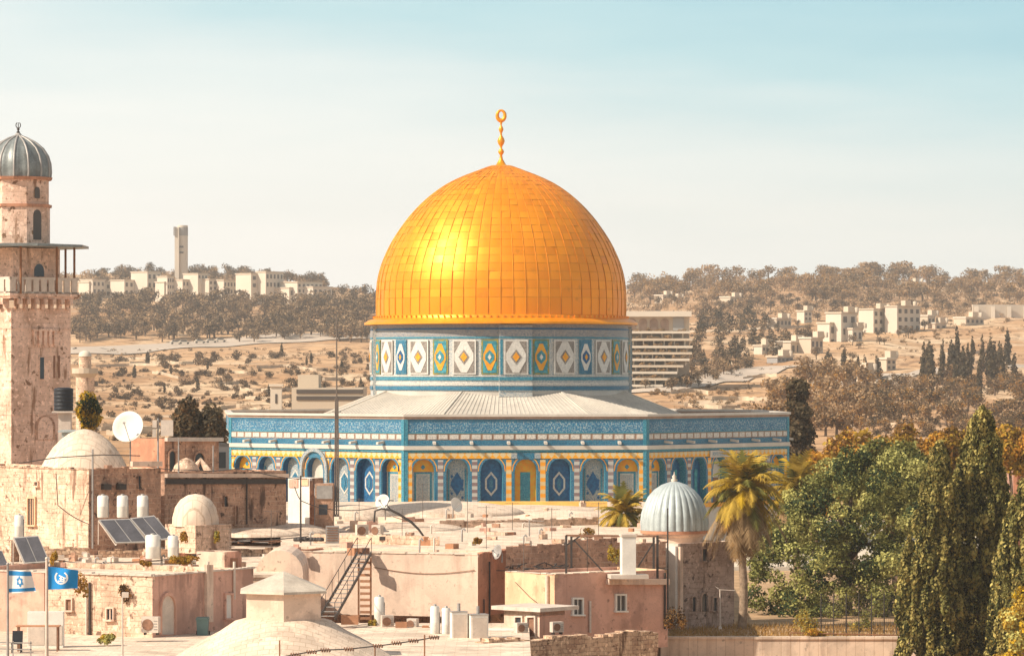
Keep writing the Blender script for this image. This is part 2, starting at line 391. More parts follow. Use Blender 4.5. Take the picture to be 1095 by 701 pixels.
for j in range(len(ys)-1):
    for i in range(NQ):
        a = j*(NQ+1)+i; g.f.append((a, a+1, a+NQ+2, a+NQ+1)); g.m.append(0); g.s.append(True)
tag(g.build('ground', M['earth']), kind='structure')
p = MB(); p.box((-10, 345, .3), (190, 92, CZ-15.75-.3))
tag(p.build('platform_paving', mat('platform_paving', (.62, .52, .40), .9, .1, .3)), kind='structure')
p = MB(); p.obox((X(702, 222), 222.3, .2), (70, 0, 0), (0, 76, 0), (0, 0, CZ-16.0-.2))
tag(p.build('garden_ground', M['soil']), kind='structure')

# ------------------------------------------------------------------ the golden-domed shrine
SC = Vector((-1.0, 342, CZ-15.75)); TH = R(5); S = 20.6; AP = S*1.20711; RC = AP/math.cos(math.pi/8)
shrine = thing('domed_shrine', 'octagonal blue tiled shrine under a huge golden dome', 'shrine', SC)
def zf(py): return Z(py, 317.2)                 # rows measured on the front face
def zd(py): return Z(py, 330.4)                 # rows measured on the front of the drum
T8 = math.tan(math.pi/8)
def octa(ap, a=0): return [(ap/math.cos(math.pi/8)*math.cos(R(-90+22.5+45*k)+a), ap/math.cos(math.pi/8)*math.sin(R(-90+22.5+45*k)+a)) for k in range(8)]
core = MB(); ZT = zf(443.6)
core.prism(octa(AP-.75, TH), (SC.x, SC.y, SC.z), (1, 0, 0), (0, 1, 0), (0, 0, CZ-7.75-SC.z))
core.build('core_wall', M['deep'], shrine)
# roof: eight lead facets with standing seams, eaves gutter
rf = MB(); o1 = octa(AP-.72, TH); o2 = octa(10.75, TH); z1, z2 = CZ-7.5, zd(419.0)
for k in range(8):
    a, b = Vector((*o1[k-1], z1-0)), Vector((*o1[k], z1)); c, d = Vector((*o2[k], z2)), Vector((*o2[k-1], z2))
    off = Vector((SC.x, SC.y, 0)); a, b, c, d = a+off, b+off, c+off, d+off
    rf.quad(a, b, c, d)
    for i in range(0, 33):
        t = i/32; pa, pd = a.lerp(b, t), d.lerp(c, t)
        pe = a.lerp(b, .5)+(pa-a.lerp(b, .5))
        rf.bar(pa+UP*.015, pd+UP*.015, .06, .05)
    rf.bar(a+UP*.03, d+UP*.03, .2, .1)
roof = rf.build('roof', M['roof_lead'], shrine)
hb = MB(); hp = hit(431+12-14, 432, Vector((0, 331, 0)), Vector((0, 1, 0)))
# ---- one face in its own frame: u along the face, normal -y, then turned to eight places
def fb(): return MB()
def ubox(mb, u0, u1, z0, z1, d0, d1, m=0):      # box on the face between depths d0..d1 outward from the apothem plane
    mb.obox((u0+SC.x, SC.y-AP-d1, z0), (u1-u0, 0, 0), (0, d1-d0, 0), (0, 0, z1-z0), m)
def band(z0, z1, d, m, mb): hw = S/2+d*T8-.004; ubox(mb, -hw, hw, z0, z1, -.3, d, m)
BW = S/7*.985; OW = 1.86; ZB = zf(541); ZSP = zf(503.5); ZTOP = zf(491)
FM = [M['mosaic'], M['deep'], M['cyan'], M['diamond'], M['ycheck'], M['check'], M['blue_band'], M['pale_mosaic'], M['orange']]
def arch_pts(hw, zs, n=9, rise=1.12):
    return [(-hw*math.cos(math.pi*i/n)*(1), zs+hw*rise*math.sin(math.pi*i/n)**.92) for i in range(n+1)]
def make_wall(porch=False):
    mb = fb(); y0 = SC.y-AP
    ubox(mb, -S/2, S/2, SC.z, ZB, -.75, 0, 7)            # marble-coloured dado behind the plinth slabs
    for i in range(7):
        uc = (i-3)*BW; hw = OW/2; rise = 1.12
        u0, u1 = uc-BW/2, uc+BW/2
        if i == 0: u0 = -S/2
        if i == 6: u1 = S/2
        pts = [(uc+a, b) for a, b in arch_pts(hw, ZSP)]
        top = ZTOP+.05
        def q(pts4, m): mb.quad(*[Vector((SC.x+a, y0, b)) for a, b in pts4], m)
        q([(u0, ZB), (uc-hw, ZB), (uc-hw, top), (u0, top)], 0); q([(uc+hw, ZB), (u1, ZB), (u1, top), (uc+hw, top)], 0)
        for (a, b), (c, d) in zip(pts, pts[1:]): q([(a, b), (c, d), (c, top), (a, top)], 0)
        full = [(uc-hw, ZB)]+pts+[(uc+hw, ZB)]
        for (a, b), (c, d) in zip(full, full[1:]):
            mb.quad(*[Vector((SC.x+e[0], y0+e[2], e[1])) for e in ((a, b, 0), (a, b, .62), (c, d, .62), (c, d, 0))], 2 if c > uc else 1)  # jamb colours paint the light: left half shaded dark, right half sunlit
        # dark blue frame round every bay and the arch ring
        for s_ in (-1, 1): ubox(mb, uc+s_*(hw+.17)-.14, uc+s_*(hw+.17)+.12, ZB, top, .002, .05, 6)
        for (a, b), (c, d) in zip(pts, pts[1:]):
            k = 1.2
            a2, c2 = uc+(a-uc)*k, uc+(c-uc)*k; b2, d2 = ZSP+(b-ZSP)*k, ZSP+(d-ZSP)*k
            mb.quad(*[Vector((SC.x+e, y0-.06, f)) for e, f in ((a, b), (c, d), (c2, d2), (a2, b2))], 6)
            a3, c3 = uc+(a-uc)*1.28, uc+(c-uc)*1.28; b3, d3 = ZSP+(b-ZSP)*1.28, ZSP+(d-ZSP)*1.28
            if max(b3, d3) < top+.2: mb.quad(*[Vector((SC.x+e, y0-.064, f)) for e, f in ((a2, b2), (c2, d2), (c3, d3), (a3, b3))], 8)
    for i in range(8):
        u = (i-3.5)*BW
        m = 4 if i in (0, 3, 4, 7) else 5
        if i == 0: u = -S/2+.42
        if i == 7: u = S/2-.42
        ubox(mb, u-.23, u+.23, ZB, ZTOP-.02, .004, .06, m)
    ubox(mb, -S/2, S/2, ZTOP, zf(483), -.7, 0, 0)
    ubox(mb, -S/2+.2, S/2-.2, zf(490), zf(484), .004, .07, 3)
    ubox(mb, -1.25, -.75, zf(490), zf(484), .072, .11, 7); ubox(mb, .75, 1.25, zf(490), zf(484), .072, .11, 7)
    ubox(mb, -.74, .74, zf(490.5), zf(484), .073, .1, 6)
    return mb.build('tiled_wall', FM, shrine)
def make_frieze():
    mb = fb()
    band(zf(483), zf(480.6), .06, 0, mb); band(zf(476.3), zf(470.2), .04, 1, mb); band(zf(470.2), zf(463.2), .03, 2, mb)
    band(zf(463.2), zf(461.8), .07, 0, mb); band(zf(461.8), zf(450.6), .04, 3, mb); band(zf(450.6), zf(447.9), .06, 1, mb)
    for i in range(22):
        u = -S/2+S*(i+.5)/22
        ubox(mb, u-.37, u+.37, zf(469.2), zf(464.2), .034, .07, 4)
    for s_ in (-1, 1): ubox(mb, s_*(S/2-.14)-.15, s_*(S/2-.14)+.15, zf(540), zf(448), -.2, .09, 0)
    return mb.build('frieze', [M['cyan'], M['blue_band'], M['brownline'], M['blue_frieze'], M['lattice']], shrine)
def make_cornice():
    mb = fb()
    band(zf(480.6), zf(476.3), .16, 0, mb); band(zf(447.9), zf(445.2), .10, 1, mb); band(zf(445.2), zf(442.6), .22, 0, mb)  # brown band paints the shadow line under the coping
    return mb.build('cornice', [M['marble'], M['brownline']], shrine)
def make_plinth():
    mb = fb(); band(SC.z, zf(545), .10, 0, mb); band(zf(545), zf(540.6), .22, 1, mb)
    for i in range(12): ubox(mb, -S/2+S*i/12+.05, -S/2+S*(i+1)/12-.05, SC.z, zf(546), .104, .13, 0)
    return mb.build('marble_plinth', [M['marble'], M['orange']], shrine)
def make_spout(u):
    mb = fb(); c = Vector((SC.x+u, SC.y-AP-.1, zf(475.0)))
    mb.obox(c+Vector((-.12, -.75, 0)), (.24, 0, 0), (0, .8, .10), (0, 0, .2), 0)
    return mb.build('water_spout', M['marble'], shrine)
def diamond(mb, u, z, hu, hz, d, m, mid=0.0):
    y = SC.y-AP+.6-d
    pl = [(u-hu, z-mid), (u, z-mid-hz), (u+hu, z-mid), (u+hu, z+mid), (u, z+mid+hz), (u-hu, z+mid)] if mid else [(u-hu, z), (u, z-hz), (u+hu, z), (u, z+hz)]
    mb.prism([(a+SC.x, b) for a, b in pl], (0, y, 0), (1, 0, 0), (0, 0, 1), (0, -.03, 0), m)
def make_window(i, kind):
    u = (i-3)*BW; mb = fb(); d = -.6
    hw = OW/2+.02; zb = ZB+.02
    mats = dict(lunette=[M['lattice'], M['orange'], M['pale_mosaic'], M['cyan']], diamond=[M['pale_mosaic'], M['deep'], M['lattice'], M['cyan']],
                hexagon=[M['deep'], M['lattice'], M['blue_band'], M['cyan']], door=[M['orange'], M['teal'], M['diamond'], M['cyan']],
                pale=[M['pale_mosaic'], M['lattice'], M['blue_band'], M['cyan']], dark=[M['deep'], M['blue_band'], M['cyan'], M['teal']],
                porch=[M['marble'], M['brownline'], M['wood'], M['cyan']])[kind]
    ubox(mb, u-hw, u+hw, zb, ZTOP+.02, d-.05, d, 0)
    zc = (zb+ZTOP)/2-.1
    if kind == 'lunette':
        ubox(mb, u-hw, u+hw, ZSP-.05, ZTOP+.02, d+.002, d+.06, 1)
        ubox(mb, u-.42, u+.42, zb+.3, ZSP-.35, d+.002, d+.04, 2)
        for s_ in (-1, 1): ubox(mb, u+s_*.66-.08, u+s_*.66+.08, zb, ZSP-.06, d+.002, d+.05, 3)
        ubox(mb, u-.58, u+.58, ZSP-.22, ZSP-.06, d+.002, d+.05, 3); diamond(mb, u, ZSP+.34, .2, .22, .062, 3)
        for q_ in range(5): ubox(mb, u-.34+.17*q_-.02, u-.34+.17*q_+.02, zb+.3, ZSP-.35, d+.042, d+.055, 0)
    elif kind == 'diamond':
        for s_ in (-1, 1): ubox(mb, u+s_*.72-.07, u+s_*.72+.07, zb, ZSP+.2, d+.002, d+.05, 3)
        for q_ in range(7): diamond(mb, u-.45+.9*(q_ % 2), zb+.35+.36*q_, .13, .16, .004, 1)
        diamond(mb, u, zc, .52, .85, .004, 1, .18); diamond(mb, u, zc, .2, .3, .04, 1)
    elif kind in ('hexagon', 'pale'):
        diamond(mb, u, zc, .52, .62, .004, 1, .42); diamond(mb, u, zc, .36, .44, .04, 0 if kind == 'hexagon' else 2, .36); diamond(mb, u, zc, .16, .3, .075, 2, .2)
    elif kind == 'door':
        ubox(mb, u-.42, u+.42, zb+.3, ZSP-.1, d+.002, d+.05, 1); ubox(mb, u-.3, u+.3, zb+.5, ZSP-.3, d+.055, d+.07, 3)
    elif kind == 'dark':
        ubox(mb, u-.55, u-.40, zb, ZSP, d+.002, d+.06, 2); ubox(mb, u+.1, u+.5, zb+.4, ZSP, d+.002, d+.04, 3)
    elif kind == 'porch':
        ubox(mb, u-.6, u+.6, zb, ZSP-.8, d+.002, d+.06, 2)
    return mb.build('arched_window', mats, shrine)
protos = {}
def turned(o, k, first):
    if first: o.rotation_euler.z = TH+R(45)*k; return o
    c = o.copy(); scn.collection.objects.link(c); c.parent = shrine; c.rotation_euler.z = TH+R(45)*k; return c
KIND = {0: ['lunette', 'diamond', 'hexagon', 'door', 'hexagon', 'diamond', 'lunette'],
        -1: ['lunette', 'diamond', 'pale', 'porch', 'pale', 'hexagon', 'lunette'],
        1: ['lunette', 'dark', 'dark', 'porch', 'dark', 'dark', 'lunette']}
SPU = [-6.9+3.15*i-0.9 for i in range(6)]
for k in (0, -1, 1, 2, 3, 4, 5, 6):
    for key, fn in [('w', make_wall), ('f', make_frieze), ('c', make_cornice), ('p', make_plinth)]+[(('s', i), (lambda u=u: make_spout(u))) for i, u in enumerate(SPU)]+\
            [((i, kd), (lambda i=i, kd=kd: make_window(i, kd))) for i, kd in enumerate(KIND.get(k, KIND[0]))]:
        if key[0] == 's' and k in (3, 4, 5): continue
        first = key not in protos
        if first: protos[key] = fn()
        turned(protos[key], k, first)
# plaque over the door of the shaded face, porch vault on the sunny face
mb = fb(); ubox(mb, -1.5, 1.5, zf(491), zf(483.5), .12, .2, 0); ubox(mb, -1.2, 1.2, zf(489.6), zf(485), .203, .22, 1)
turned(mb.build('door_plaque', [M['marble'], M['pale_mosaic']], shrine), 1, True)
mb = fb(); pts = arch_pts(1.35, zf(503), 12); pt2 = arch_pts(1.62, zf(503), 12); y = SC.y-AP
for (a, b), (c, d), (a2, b2), (c2, d2) in zip(pts, pts[1:], pt2, pt2[1:]):
    mb.quad(*[Vector((SC.x+e, y-.3, f)) for e, f in ((a, b), (c, d), (c2, d2), (a2, b2))], 0)
    mb.quad(*[Vector((SC.x+e, y+g_, f)) for e, f, g_ in ((a2, b2, -.3), (c2, d2, -.3), (c2, d2, .1), (a2, b2, .1))], 0)
    mb.quad(*[Vector((SC.x+e, y+g_, f)) for e, f, g_ in ((c, d, -.3), (a, b, -.3), (a, b, .1), (c, d, .1))], 1)
for s_ in (-1, 1): ubox(mb, s_*1.485-.13, s_*1.485+.13, SC.z, zf(503), 0, .3, 0)
turned(mb.build('porch_vault', [M['pale_mosaic'], M['marble']], shrine), -1, True)

# ---- drum
dr = MB(); RD = 11.62
dc = (SC.x, SC.y, 0)
dr.lathe([(RD, zd(424)), (RD, zd(418))], dc, 96, 1, cap=False); dr.lathe([(RD, zd(418)), (RD, zd(411))], dc, 96, 0, cap=False)
dr.lathe([(RD, zd(411)), (RD, zd(362))], dc, 96, 0, cap=False); dr.lathe([(RD, zd(362)), (RD, zd(345))], dc, 96, 2, cap=False)
for (a, b, m, t_) in ((417, 413, 3, .10), (412, 408.5, 4, .06), (406.4, 403, 5, .08), (402.4, 400.8, 4, .05), (361.5, 359.8, 5, .06), (352, 350.2, 6, .09)):
    dr.lathe([(RD, zd(a)), (RD+t_, zd(a)), (RD+t_, zd(b)), (RD, zd(b))], dc, 96, m, cap=False, sm=False)
dr.build('drum', [M['drum_mosaic'], M['marble'], M['grey_mosaic'], M['blue_band'], M['lattice'], M['cyan'], M['deep']], shrine)
A0 = R(6.5)
def on_drum(mb, a, r0, w, z0, z1, t, m):        # flat plate facing outward, a measured from the camera side to the right
    n = Vector((math.sin(a), -math.cos(a), 0)); u = Vector((math.cos(a), math.sin(a), 0))
    c = Vector((SC.x, SC.y, 0))+n*r0
    mb.obox(c-u*w/2+UP*z0, u*w, n*t, UP*(z1-z0), m)
    return c, u, n
for k in range(4):
    a = A0+k*math.pi/2; mb = MB()
    on_drum(mb, a, RD-.3, 2.95, zd(424), zd(347), .52, 0)
    on_drum(mb, a, RD+.222, 2.96, zd(417), zd(413), .08, 1); on_drum(mb, a, RD+.222, 2.96, zd(406.4), zd(403), .06, 2)
    on_drum(mb, a, RD+.222, 2.955, zd(359.7), zd(352.1), .03, 3); on_drum(mb, a, RD+.222, 2.955, zd(350.1), zd(347), .03, 3)
    on_drum(mb, a, RD+.222, 2.96, zd(361.5), zd(359.8), .06, 2); on_drum(mb, a, RD+.222, 2.96, zd(352), zd(350.2), .06, 4); on_drum(mb, a, RD+.222, 2.96, zd(412), zd(408.5), .05, 5)
    for s_ in (-1, 1):
        n_ = Vector((math.sin(a), -math.cos(a), 0)); u_ = Vector((math.cos(a), math.sin(a), 0)); c_ = Vector((SC.x, SC.y, 0))+n_*(RD+.222)
        mb.obox(c_+u_*(s_*1.27-.11)+UP*zd(400), u_*.22, n_*.05, UP*(zd(363)-zd(400)), 2)
    mb.build('buttress', [M['drum_mosaic'], M['blue_band'], M['cyan'], M['grey_mosaic'], M['deep'], M['lattice']], shrine)
def pl(mb, c, u, n, pts, d, m): mb.prism(pts, c+n*d+UP*((zd(363)+zd(400))/2), u, UP, n*.03, m)
COLR = {1: 'y', 2: 'b', 3: 'y', 0: 'w'}
for j in range(32):
    a = A0+j*2*math.pi/32; jj = j % 8; mb = MB()
    r0 = RD+(.232 if jj == 0 else .02)
    H = (zd(363)-zd(400))/2
    if j % 2 == 0:
        w_ = 2.15; c, u, n = on_drum(mb, a, r0, w_, zd(400), zd(363), .09, 0); d = .092
        pl(mb, c, u, n, [(-.93, -H+.14), (.93, -H+.14), (.93, H-.14), (-.93, H-.14)], d, 1); d += .032
        pl(mb, c, u, n, [(-.28, -H+.16), (.28, -H+.16), (.88, -.3), (.88, .3), (.28, H-.16), (-.28, H-.16), (-.88, .3), (-.88, -.3)], d, 0); d += .032
        pl(mb, c, u, n, [(-.5, 0), (0, -.66), (.5, 0), (0, .66)], d, 1); d += .032
        pl(mb, c, u, n, [(-.32, 0), (0, -.42), (.32, 0), (0, .42)], d, 2)
        mats = [M['whitetile'], M['greylat'], M['orange']]
    else:
        w_ = 1.5; c, u, n = on_drum(mb, a, r0, w_, zd(400), zd(362.5), .05, 0); d = .052
        yel = (j//2) % 2 == 1 if jj in (1, 5) else (jj in (7, 1))
        yel = jj in (1, 5, 7)
        pl(mb, c, u, n, [(-.6, -H+.12), (.6, -H+.12), (.6, H-.12), (-.6, H-.12)], d, 1); d += .032
        pl(mb, c, u, n, [(-.16, -H+.35), (.16, -H+.35), (.56, -.25), (.56, .25), (.16, H-.35), (-.16, H-.35), (-.56, .25), (-.56, -.25)], d, 2); d += .032
        pl(mb, c, u, n, [(-.4, -.2), (0, -.62), (.4, -.2), (.4, .2), (0, .62), (-.4, .2)], d, 3); d += .032
        pl(mb, c, u, n, [(-.17, 0), (0, -.28), (.17, 0), (0, .28)], d, 4)
        mats = [M['olive'], M['teal'], M['orange'], M['teal'], M['whitetile']] if yel else [M['mosaic'], M['blue_band'], M['whitetile'], M['deep'], M['orange']]
    mb.build('drum_window', mats, shrine)

# ---- gilded dome: every panel its own slightly tilted sheet over a darker under-dome
PR = [(338, 133.2), (325, 133.4), (312, 133), (300, 132), (287, 129), (275, 124.6), (260, 117.4), (246, 108.6), (231, 97.4), (217, 84.2), (206, 71.2), (196.5, 57), (188.5, 40.5), (182, 23.5), (178.2, 13.5)]
prof = [(r_*342/F, Z(y_, 342)) for y_, r_ in PR]
def spl(t):                                     # Catmull-Rom along the profile
    n = len(prof)-1; i = min(int(t*n), n-1); f = t*n-i
    p = [prof[max(i-1, 0)], prof[i], prof[i+1], prof[min(i+2, n)]]
    return tuple(.5*((2*p[1][k])+(-p[0][k]+p[2][k])*f+(2*p[0][k]-5*p[1][k]+4*p[2][k]-p[3][k])*f*f+(-p[0][k]+3*p[1][k]-3*p[2][k]+p[3][k])*f**3) for k in (0, 1))
arc = [0]; pts = [spl(i/200) for i in range(201)]
for a, b in zip(pts, pts[1:]): arc.append(arc[-1]+math.dist(a, b))
def at_arc(s_):
    s_ *= arc[-1]
    for i in range(200):
        if arc[i+1] >= s_: f = (s_-arc[i])/(arc[i+1]-arc[i]); a, b = pts[i], pts[i+1]; break
    r_, z_ = a[0]+(b[0]-a[0])*f, a[1]+(b[1]-a[1])*f
    l = math.dist(a, b); return r_, z_, ((b[1]-a[1])/l, -(b[0]-a[0])/l)
ud = MB(); ud.lathe([(at_arc(i/60)[0]-.05, at_arc(i/60)[1]-.03) for i in range(61)], dc, 96, 0)
dome = ud.build('dome', M['gold_seam'], shrine)
rng = random.Random(5); pm = MB(); tone = []
NS, NR = 64, 24
for k in range(NS):
    for j in range(NR):
        if j == 1: continue                     # the lowest course is twice as tall
        s0, s1 = j/NR, (j+1)/NR if j else 2/NR
        a0, a1 = 2*math.pi*k/NS, 2*math.pi*(k+1)/NS
        sh = 0
        ga, gs = .022*(a1-a0), .015/NR
        ta, ts, lift = rng.gauss(0, .012), rng.gauss(0, .008), rng.uniform(0, .006)
        n0 = len(pm.v); q = 4
        for jj in range(q+1):
            for kk in range(q+1):
                fa, fs = kk/q, jj/q
                r_, z_, nn = at_arc(min(.999, s0+gs+sh+(s1-s0-2*gs)*fs)); a = a0+ga+(a1-a0-2*ga)*fa
                o_ = lift+ta*(fa-.5)*2+ts*(fs-.5)*2+.010*(1-(2*fa-1)**2)
                rr = r_+nn[0]*o_
                pm.v.append((SC.x+rr*math.cos(a), SC.y+rr*math.sin(a), z_+nn[1]*o_))
        tn = min(1, max(0, rng.gauss(.5, .17)))
        for jj in range(q):
            for kk in range(q):
                i = n0+jj*(q+1)+kk
                pm.f.append((i, i+1, i+q+2, i+q+1)); pm.m.append(0); pm.s.append(True); tone.append(tn)
gp = pm.build('gilded_panels', M['gold'], dome)
sm_ = MB()
for k in range(NS):
    a = 2*math.pi*k/NS
    sm_.tube([(SC.x+(q_[0]+.02)*math.cos(a), SC.y+(q_[0]+.02)*math.sin(a), q_[1]) for q_ in (at_arc(.999*i/36) for i in range(37))], [.04*(1-.6*i/36) for i in range(37)], 4, 0, False)
sm_.build('standing_seams', M['gold_seam'], dome)
at = gp.data.attributes.new('tone', 'FLOAT', 'FACE'); at.data.foreach_set('value', tone)
fl = MB(); zr = lambda y_: Z(y_, 342)
fl.lathe([(11.2, zr(336.5)), (11.55, zr(338.5)), (11.62, zr(341)), (12.1, zr(342.5)), (12.5, zr(345.4)), (12.5, zr(347.4)), (11.6, zr(347.8))], dc, 120, 0, sm=False, cap=False)
for k in range(120):
    a = 2*math.pi*(k+.5)/120; c_ = Vector((SC.x+11.66*math.cos(a), SC.y+11.66*math.sin(a), zr(340.2))); fl.box(c_, (.12, .12, .16), a)
fl.build('dome_flange', M['gold_trim'], shrine)
fn = MB(); k_ = 342/F
fpro = [(18, 178.6), (13, 177), (6.5, 176.4), (4.2, 173), (2.2, 170), (1.5, 166), (2.6, 164.6), (3.9, 162.6), (3.0, 160.6), (1.3, 158.8), (1.6, 156.5), (3.5, 154), (4.7, 151), (3.6, 148), (1.5, 145.2), (1.2, 142.5), (2.2, 140.6), (3.1, 138.4), (2.2, 136.2), (1.0, 134.2), (1.2, 132.3), (1.9, 131), (.9, 129.4)]
fn.lathe([(a*k_*.86, zr(b)) for a, b in fpro], dc, 20, 0)
cc = Vector((SC.x, SC.y, zr(123.6))); ring = []
for i in range(25):
    a = R(-90)+2*math.pi*i/24; ring.append(cc+Vector((math.cos(a)*4.1*k_, 0, math.sin(a)*5.4*k_)))
fn.tube(ring, [(.10+.09*abs(math.cos(math.pi*i/24))) for i in range(25)], 8, 0)
fn.build('finial', M['gold_trim'], shrine)

# ------------------------------------------------------------------ town: rectangular blocks turned to the camera
class Block:
    """box house with its nearest upright edge at photo column px; sunny left face and shaded right face, mostly tinted so in their wall colours"""
    def __init__(s, name, label, cat, px, row, Y, al, wl, wr, zb, mats, parapet=.35, group=None, wallname='wall', pth=.22):
        al = R(al); s.c = c = P(px, row, Y); s.dL = Vector((-math.cos(al), math.sin(al), 0)); s.dR = Vector((math.sin(al), math.cos(al), 0))
        def ln(d, pe): k = pe-CX; return (k*Y-F*c.x)/(F*d.x-k*d.y)
        s.L, s.R = ln(s.dL, px-wl), ln(s.dR, px+wr)
        s.fL = (c, -s.dL, Vector((-math.sin(al), -math.cos(al), 0))); s.fR = (c, s.dR, Vector((math.cos(al), -math.sin(al), 0)))
        s.zt, s.zb = c.z, CZ+zb
        base_c = c+s.dL*s.L/2+s.dR*s.R/2; s.mid = base_c
        s.t = thing(name, label, cat, (base_c.x, base_c.y, s.zb), group)
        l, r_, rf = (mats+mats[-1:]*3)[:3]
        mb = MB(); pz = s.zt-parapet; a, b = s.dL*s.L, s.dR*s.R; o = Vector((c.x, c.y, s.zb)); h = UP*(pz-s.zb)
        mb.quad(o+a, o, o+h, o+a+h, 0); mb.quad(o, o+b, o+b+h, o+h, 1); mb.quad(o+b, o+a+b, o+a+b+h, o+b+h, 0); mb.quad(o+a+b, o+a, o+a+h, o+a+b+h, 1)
        if parapet:
            g_ = UP*parapet; e = pth; o2 = o+h
            def rim(p0, d, n, ln_, m):
                mb.obox(p0, d*ln_, n*e, g_, m)
            rim(o2, s.dL, s.dR, s.L, 0); rim(o2+s.dL*e+s.dR*0+s.dR*e, s.dR, -s.dL, s.R-e, 1)
            rim(o2+b-s.dR*e+s.dL*e*0, s.dL, s.dR, s.L, 0); rim(o2+a+s.dR*e, s.dR, -s.dL, s.R-2*e, 1)
        mb.build(wallname, [l, r_], s.t)
        mr = MB(); mr.obox(o+h-UP*.25+UP*.004, a, b, UP*.25, 0)
        if parapet: mr = MB(); mr.obox(o+h-UP*.2+UP*.01+s.dL*e+s.dR*e, s.dL*(s.L-2*e), s.dR*(s.R-2*e), UP*.2, 0)
        s.roof = mr.build('roof', rf, s.t)
    def on(s, f, px, py): return hit(px, py, f[0], f[2])
    def slab(s, f, x0, x1, y0, y1, d0, d1, m=0, mb=None):
        """box over a photo rectangle of face f, from d0 to d1 metres proud"""
        ym = (y0+y1)/2; a = s.on(f, x0, ym); b = s.on(f, x1, ym); zt = s.on(f, (x0+x1)/2, y0).z; zb_ = s.on(f, (x0+x1)/2, y1).z
        mb = mb or MB(); n = f[2]
        mb.obox(Vector((a.x, a.y, zb_))+n*d0, (b-a), n*(d1-d0), UP*(zt-zb_), m); return mb
    def window(s, f, x0, x1, y0, y1, frame='offwhite', pane='glass', bars=1, arch=False, name='window'):
        a, b = s.on(f, x0, (y0+y1)/2), s.on(f, x1, (y0+y1)/2); wd = (b-a).length; zt, zb_ = s.on(f, (x0+x1)/2, y0).z, s.on(f, (x0+x1)/2, y1).z
        u = (b-a)/wd; n = f[2]; o = Vector((a.x, a.y, zb_)); H = zt-zb_; t = min(.10, wd*.14)
        fr = MB()
        if arch:
            k = 8; hw = wd/2; zs = H-hw; inn = [(hw-(hw-t)*math.cos(math.pi*i/k), zs+(hw-t)*math.sin(math.pi*i/k)) for i in range(k+1)]
            ou = [(hw-hw*math.cos(math.pi*i/k), zs+hw*1.1*math.sin(math.pi*i/k)) for i in range(k+1)]
            inn = [(t, 0)]+inn+[(wd-t, 0)]; ou = [(0, 0)]+ou+[(wd, 0)]
            for i in range(len(inn)-1): fr.prism([inn[i], ou[i], ou[i+1], inn[i+1]], o+n*.002, u, UP, n*.14, 0)
            poly = inn
        else:
            fr.obox(o+n*.002, u*t, n*.13, UP*H); fr.obox(o+u*(wd-t)+n*.002, u*t, n*.13, UP*H)
            fr.obox(o+u*t+UP*(H-t)+n*.002, u*(wd-2*t), n*.13, UP*t); fr.obox(o-u*.06-UP*.09+n*.002, u*(wd+.12), n*.2, UP*.088)
            for i in range(bars): fr.obox(o+u*(t+(wd-2*t)*(i+1)/(bars+1)-.025)+n*.03, u*.05, n*.05, UP*(H-t))
            poly = [(t, 0), (wd-t, 0), (wd-t, H-t), (t, H-t)]
        w_ = fr.build(name, M[frame], s.t)
        pn = MB(); pn.prism(poly, o+n*.004, u, UP, n*.02, 0, back=False); pn.build('pane' if name == 'window' else 'leaf', M[pane], w_)
        return w_

def pipe_on(B, f, px, y0, y1, r_=.05, m='offwhite', name='drainpipe'):
    a, b = B.on(f, px, y0)+f[2]*.09, B.on(f, px, y1)+f[2]*.09; b.x, b.y = a.x, a.y
    mb = MB(); mb.tube([a, b], r_, 8); mb.build(name, M[m], B.t)

def rough_coping(B, f, x0, x1, m, seed, step=.42, lo=.02, hi=.14, gap=0):
    rr = random.Random(seed); a, b = B.on(f, x0, 600), B.on(f, x1, 600); a.z = b.z = B.zt; n_ = max(2, int((b-a).length/step)); d = (b-a)/n_; mb = MB()
    for i in range(n_):
        if rr.random() < gap: continue
        mb.obox(a+d*i+UP*.002-f[2]*.26, d*rr.uniform(.86, .99), f[2]*(.28+rr.random()*.05), UP*rr.uniform(lo, hi))
    mb.build('coping', M[m], B.t)

# --- tall minaret: square shaft turned 45 degrees, gallery with canopy, lantern, ribbed lead dome
MY = 256; mx = X(19.5, MY); k_ = MY/F
mz = lambda r_: Z(r_, MY)
mina = thing('minaret', 'tall square stone minaret with canopied gallery and grey ribbed dome at left edge', 'minaret', (mx, MY, 4))
def sq(hd): return [(0, -hd), (hd, 0), (0, hd), (-hd, 0)]
s_ = MB(); hd = 56*k_
s_.prism(sq(hd), (mx, MY, 4), (1, 0, 0), (0, 1, 0), UP*(mz(330)-4))
s_.prism(sq(hd+.05), (mx, MY, mz(352)), (1, 0, 0), (0, 1, 0), UP*.12); s_.prism(sq(hd+.05), (mx, MY, mz(443)), (1, 0, 0), (0, 1, 0), UP*.10)
s_.build('shaft', M['minaret_stone'], mina)
gl = MB(); hg = 67*k_
gl.prism(sq(hg), (mx, MY, mz(317.5)), (1, 0, 0), (0, 1, 0), UP*(mz(314.5)-mz(317.5)), 0)
gl.prism(sq(hg-.12), (mx, MY, mz(320)), (1, 0, 0), (0, 1, 0), UP*(mz(317.5)-mz(320)), 0)
for sg in (-1, 1):                       # corbels on both camera-side faces
    d = Vector((sg, 1, 0)).normalized(); n = Vector((sg, -1, 0)).normalized()
    for i in range(7):
        for t_, z0, z1 in ((.26, 331, 326), (.55, 326, 320)):
            o = Vector((mx, MY, 0))+Vector((0, -hd, 0))+d*(hd*1.414*(i+.5)/7-.14)
            gl.obox(o+UP*mz(z0), d*.28, n*t_, UP*(mz(z1)-mz(z0)), 0)
gl.build('gallery', M['minaret_stone'], mina)
bl = MB()
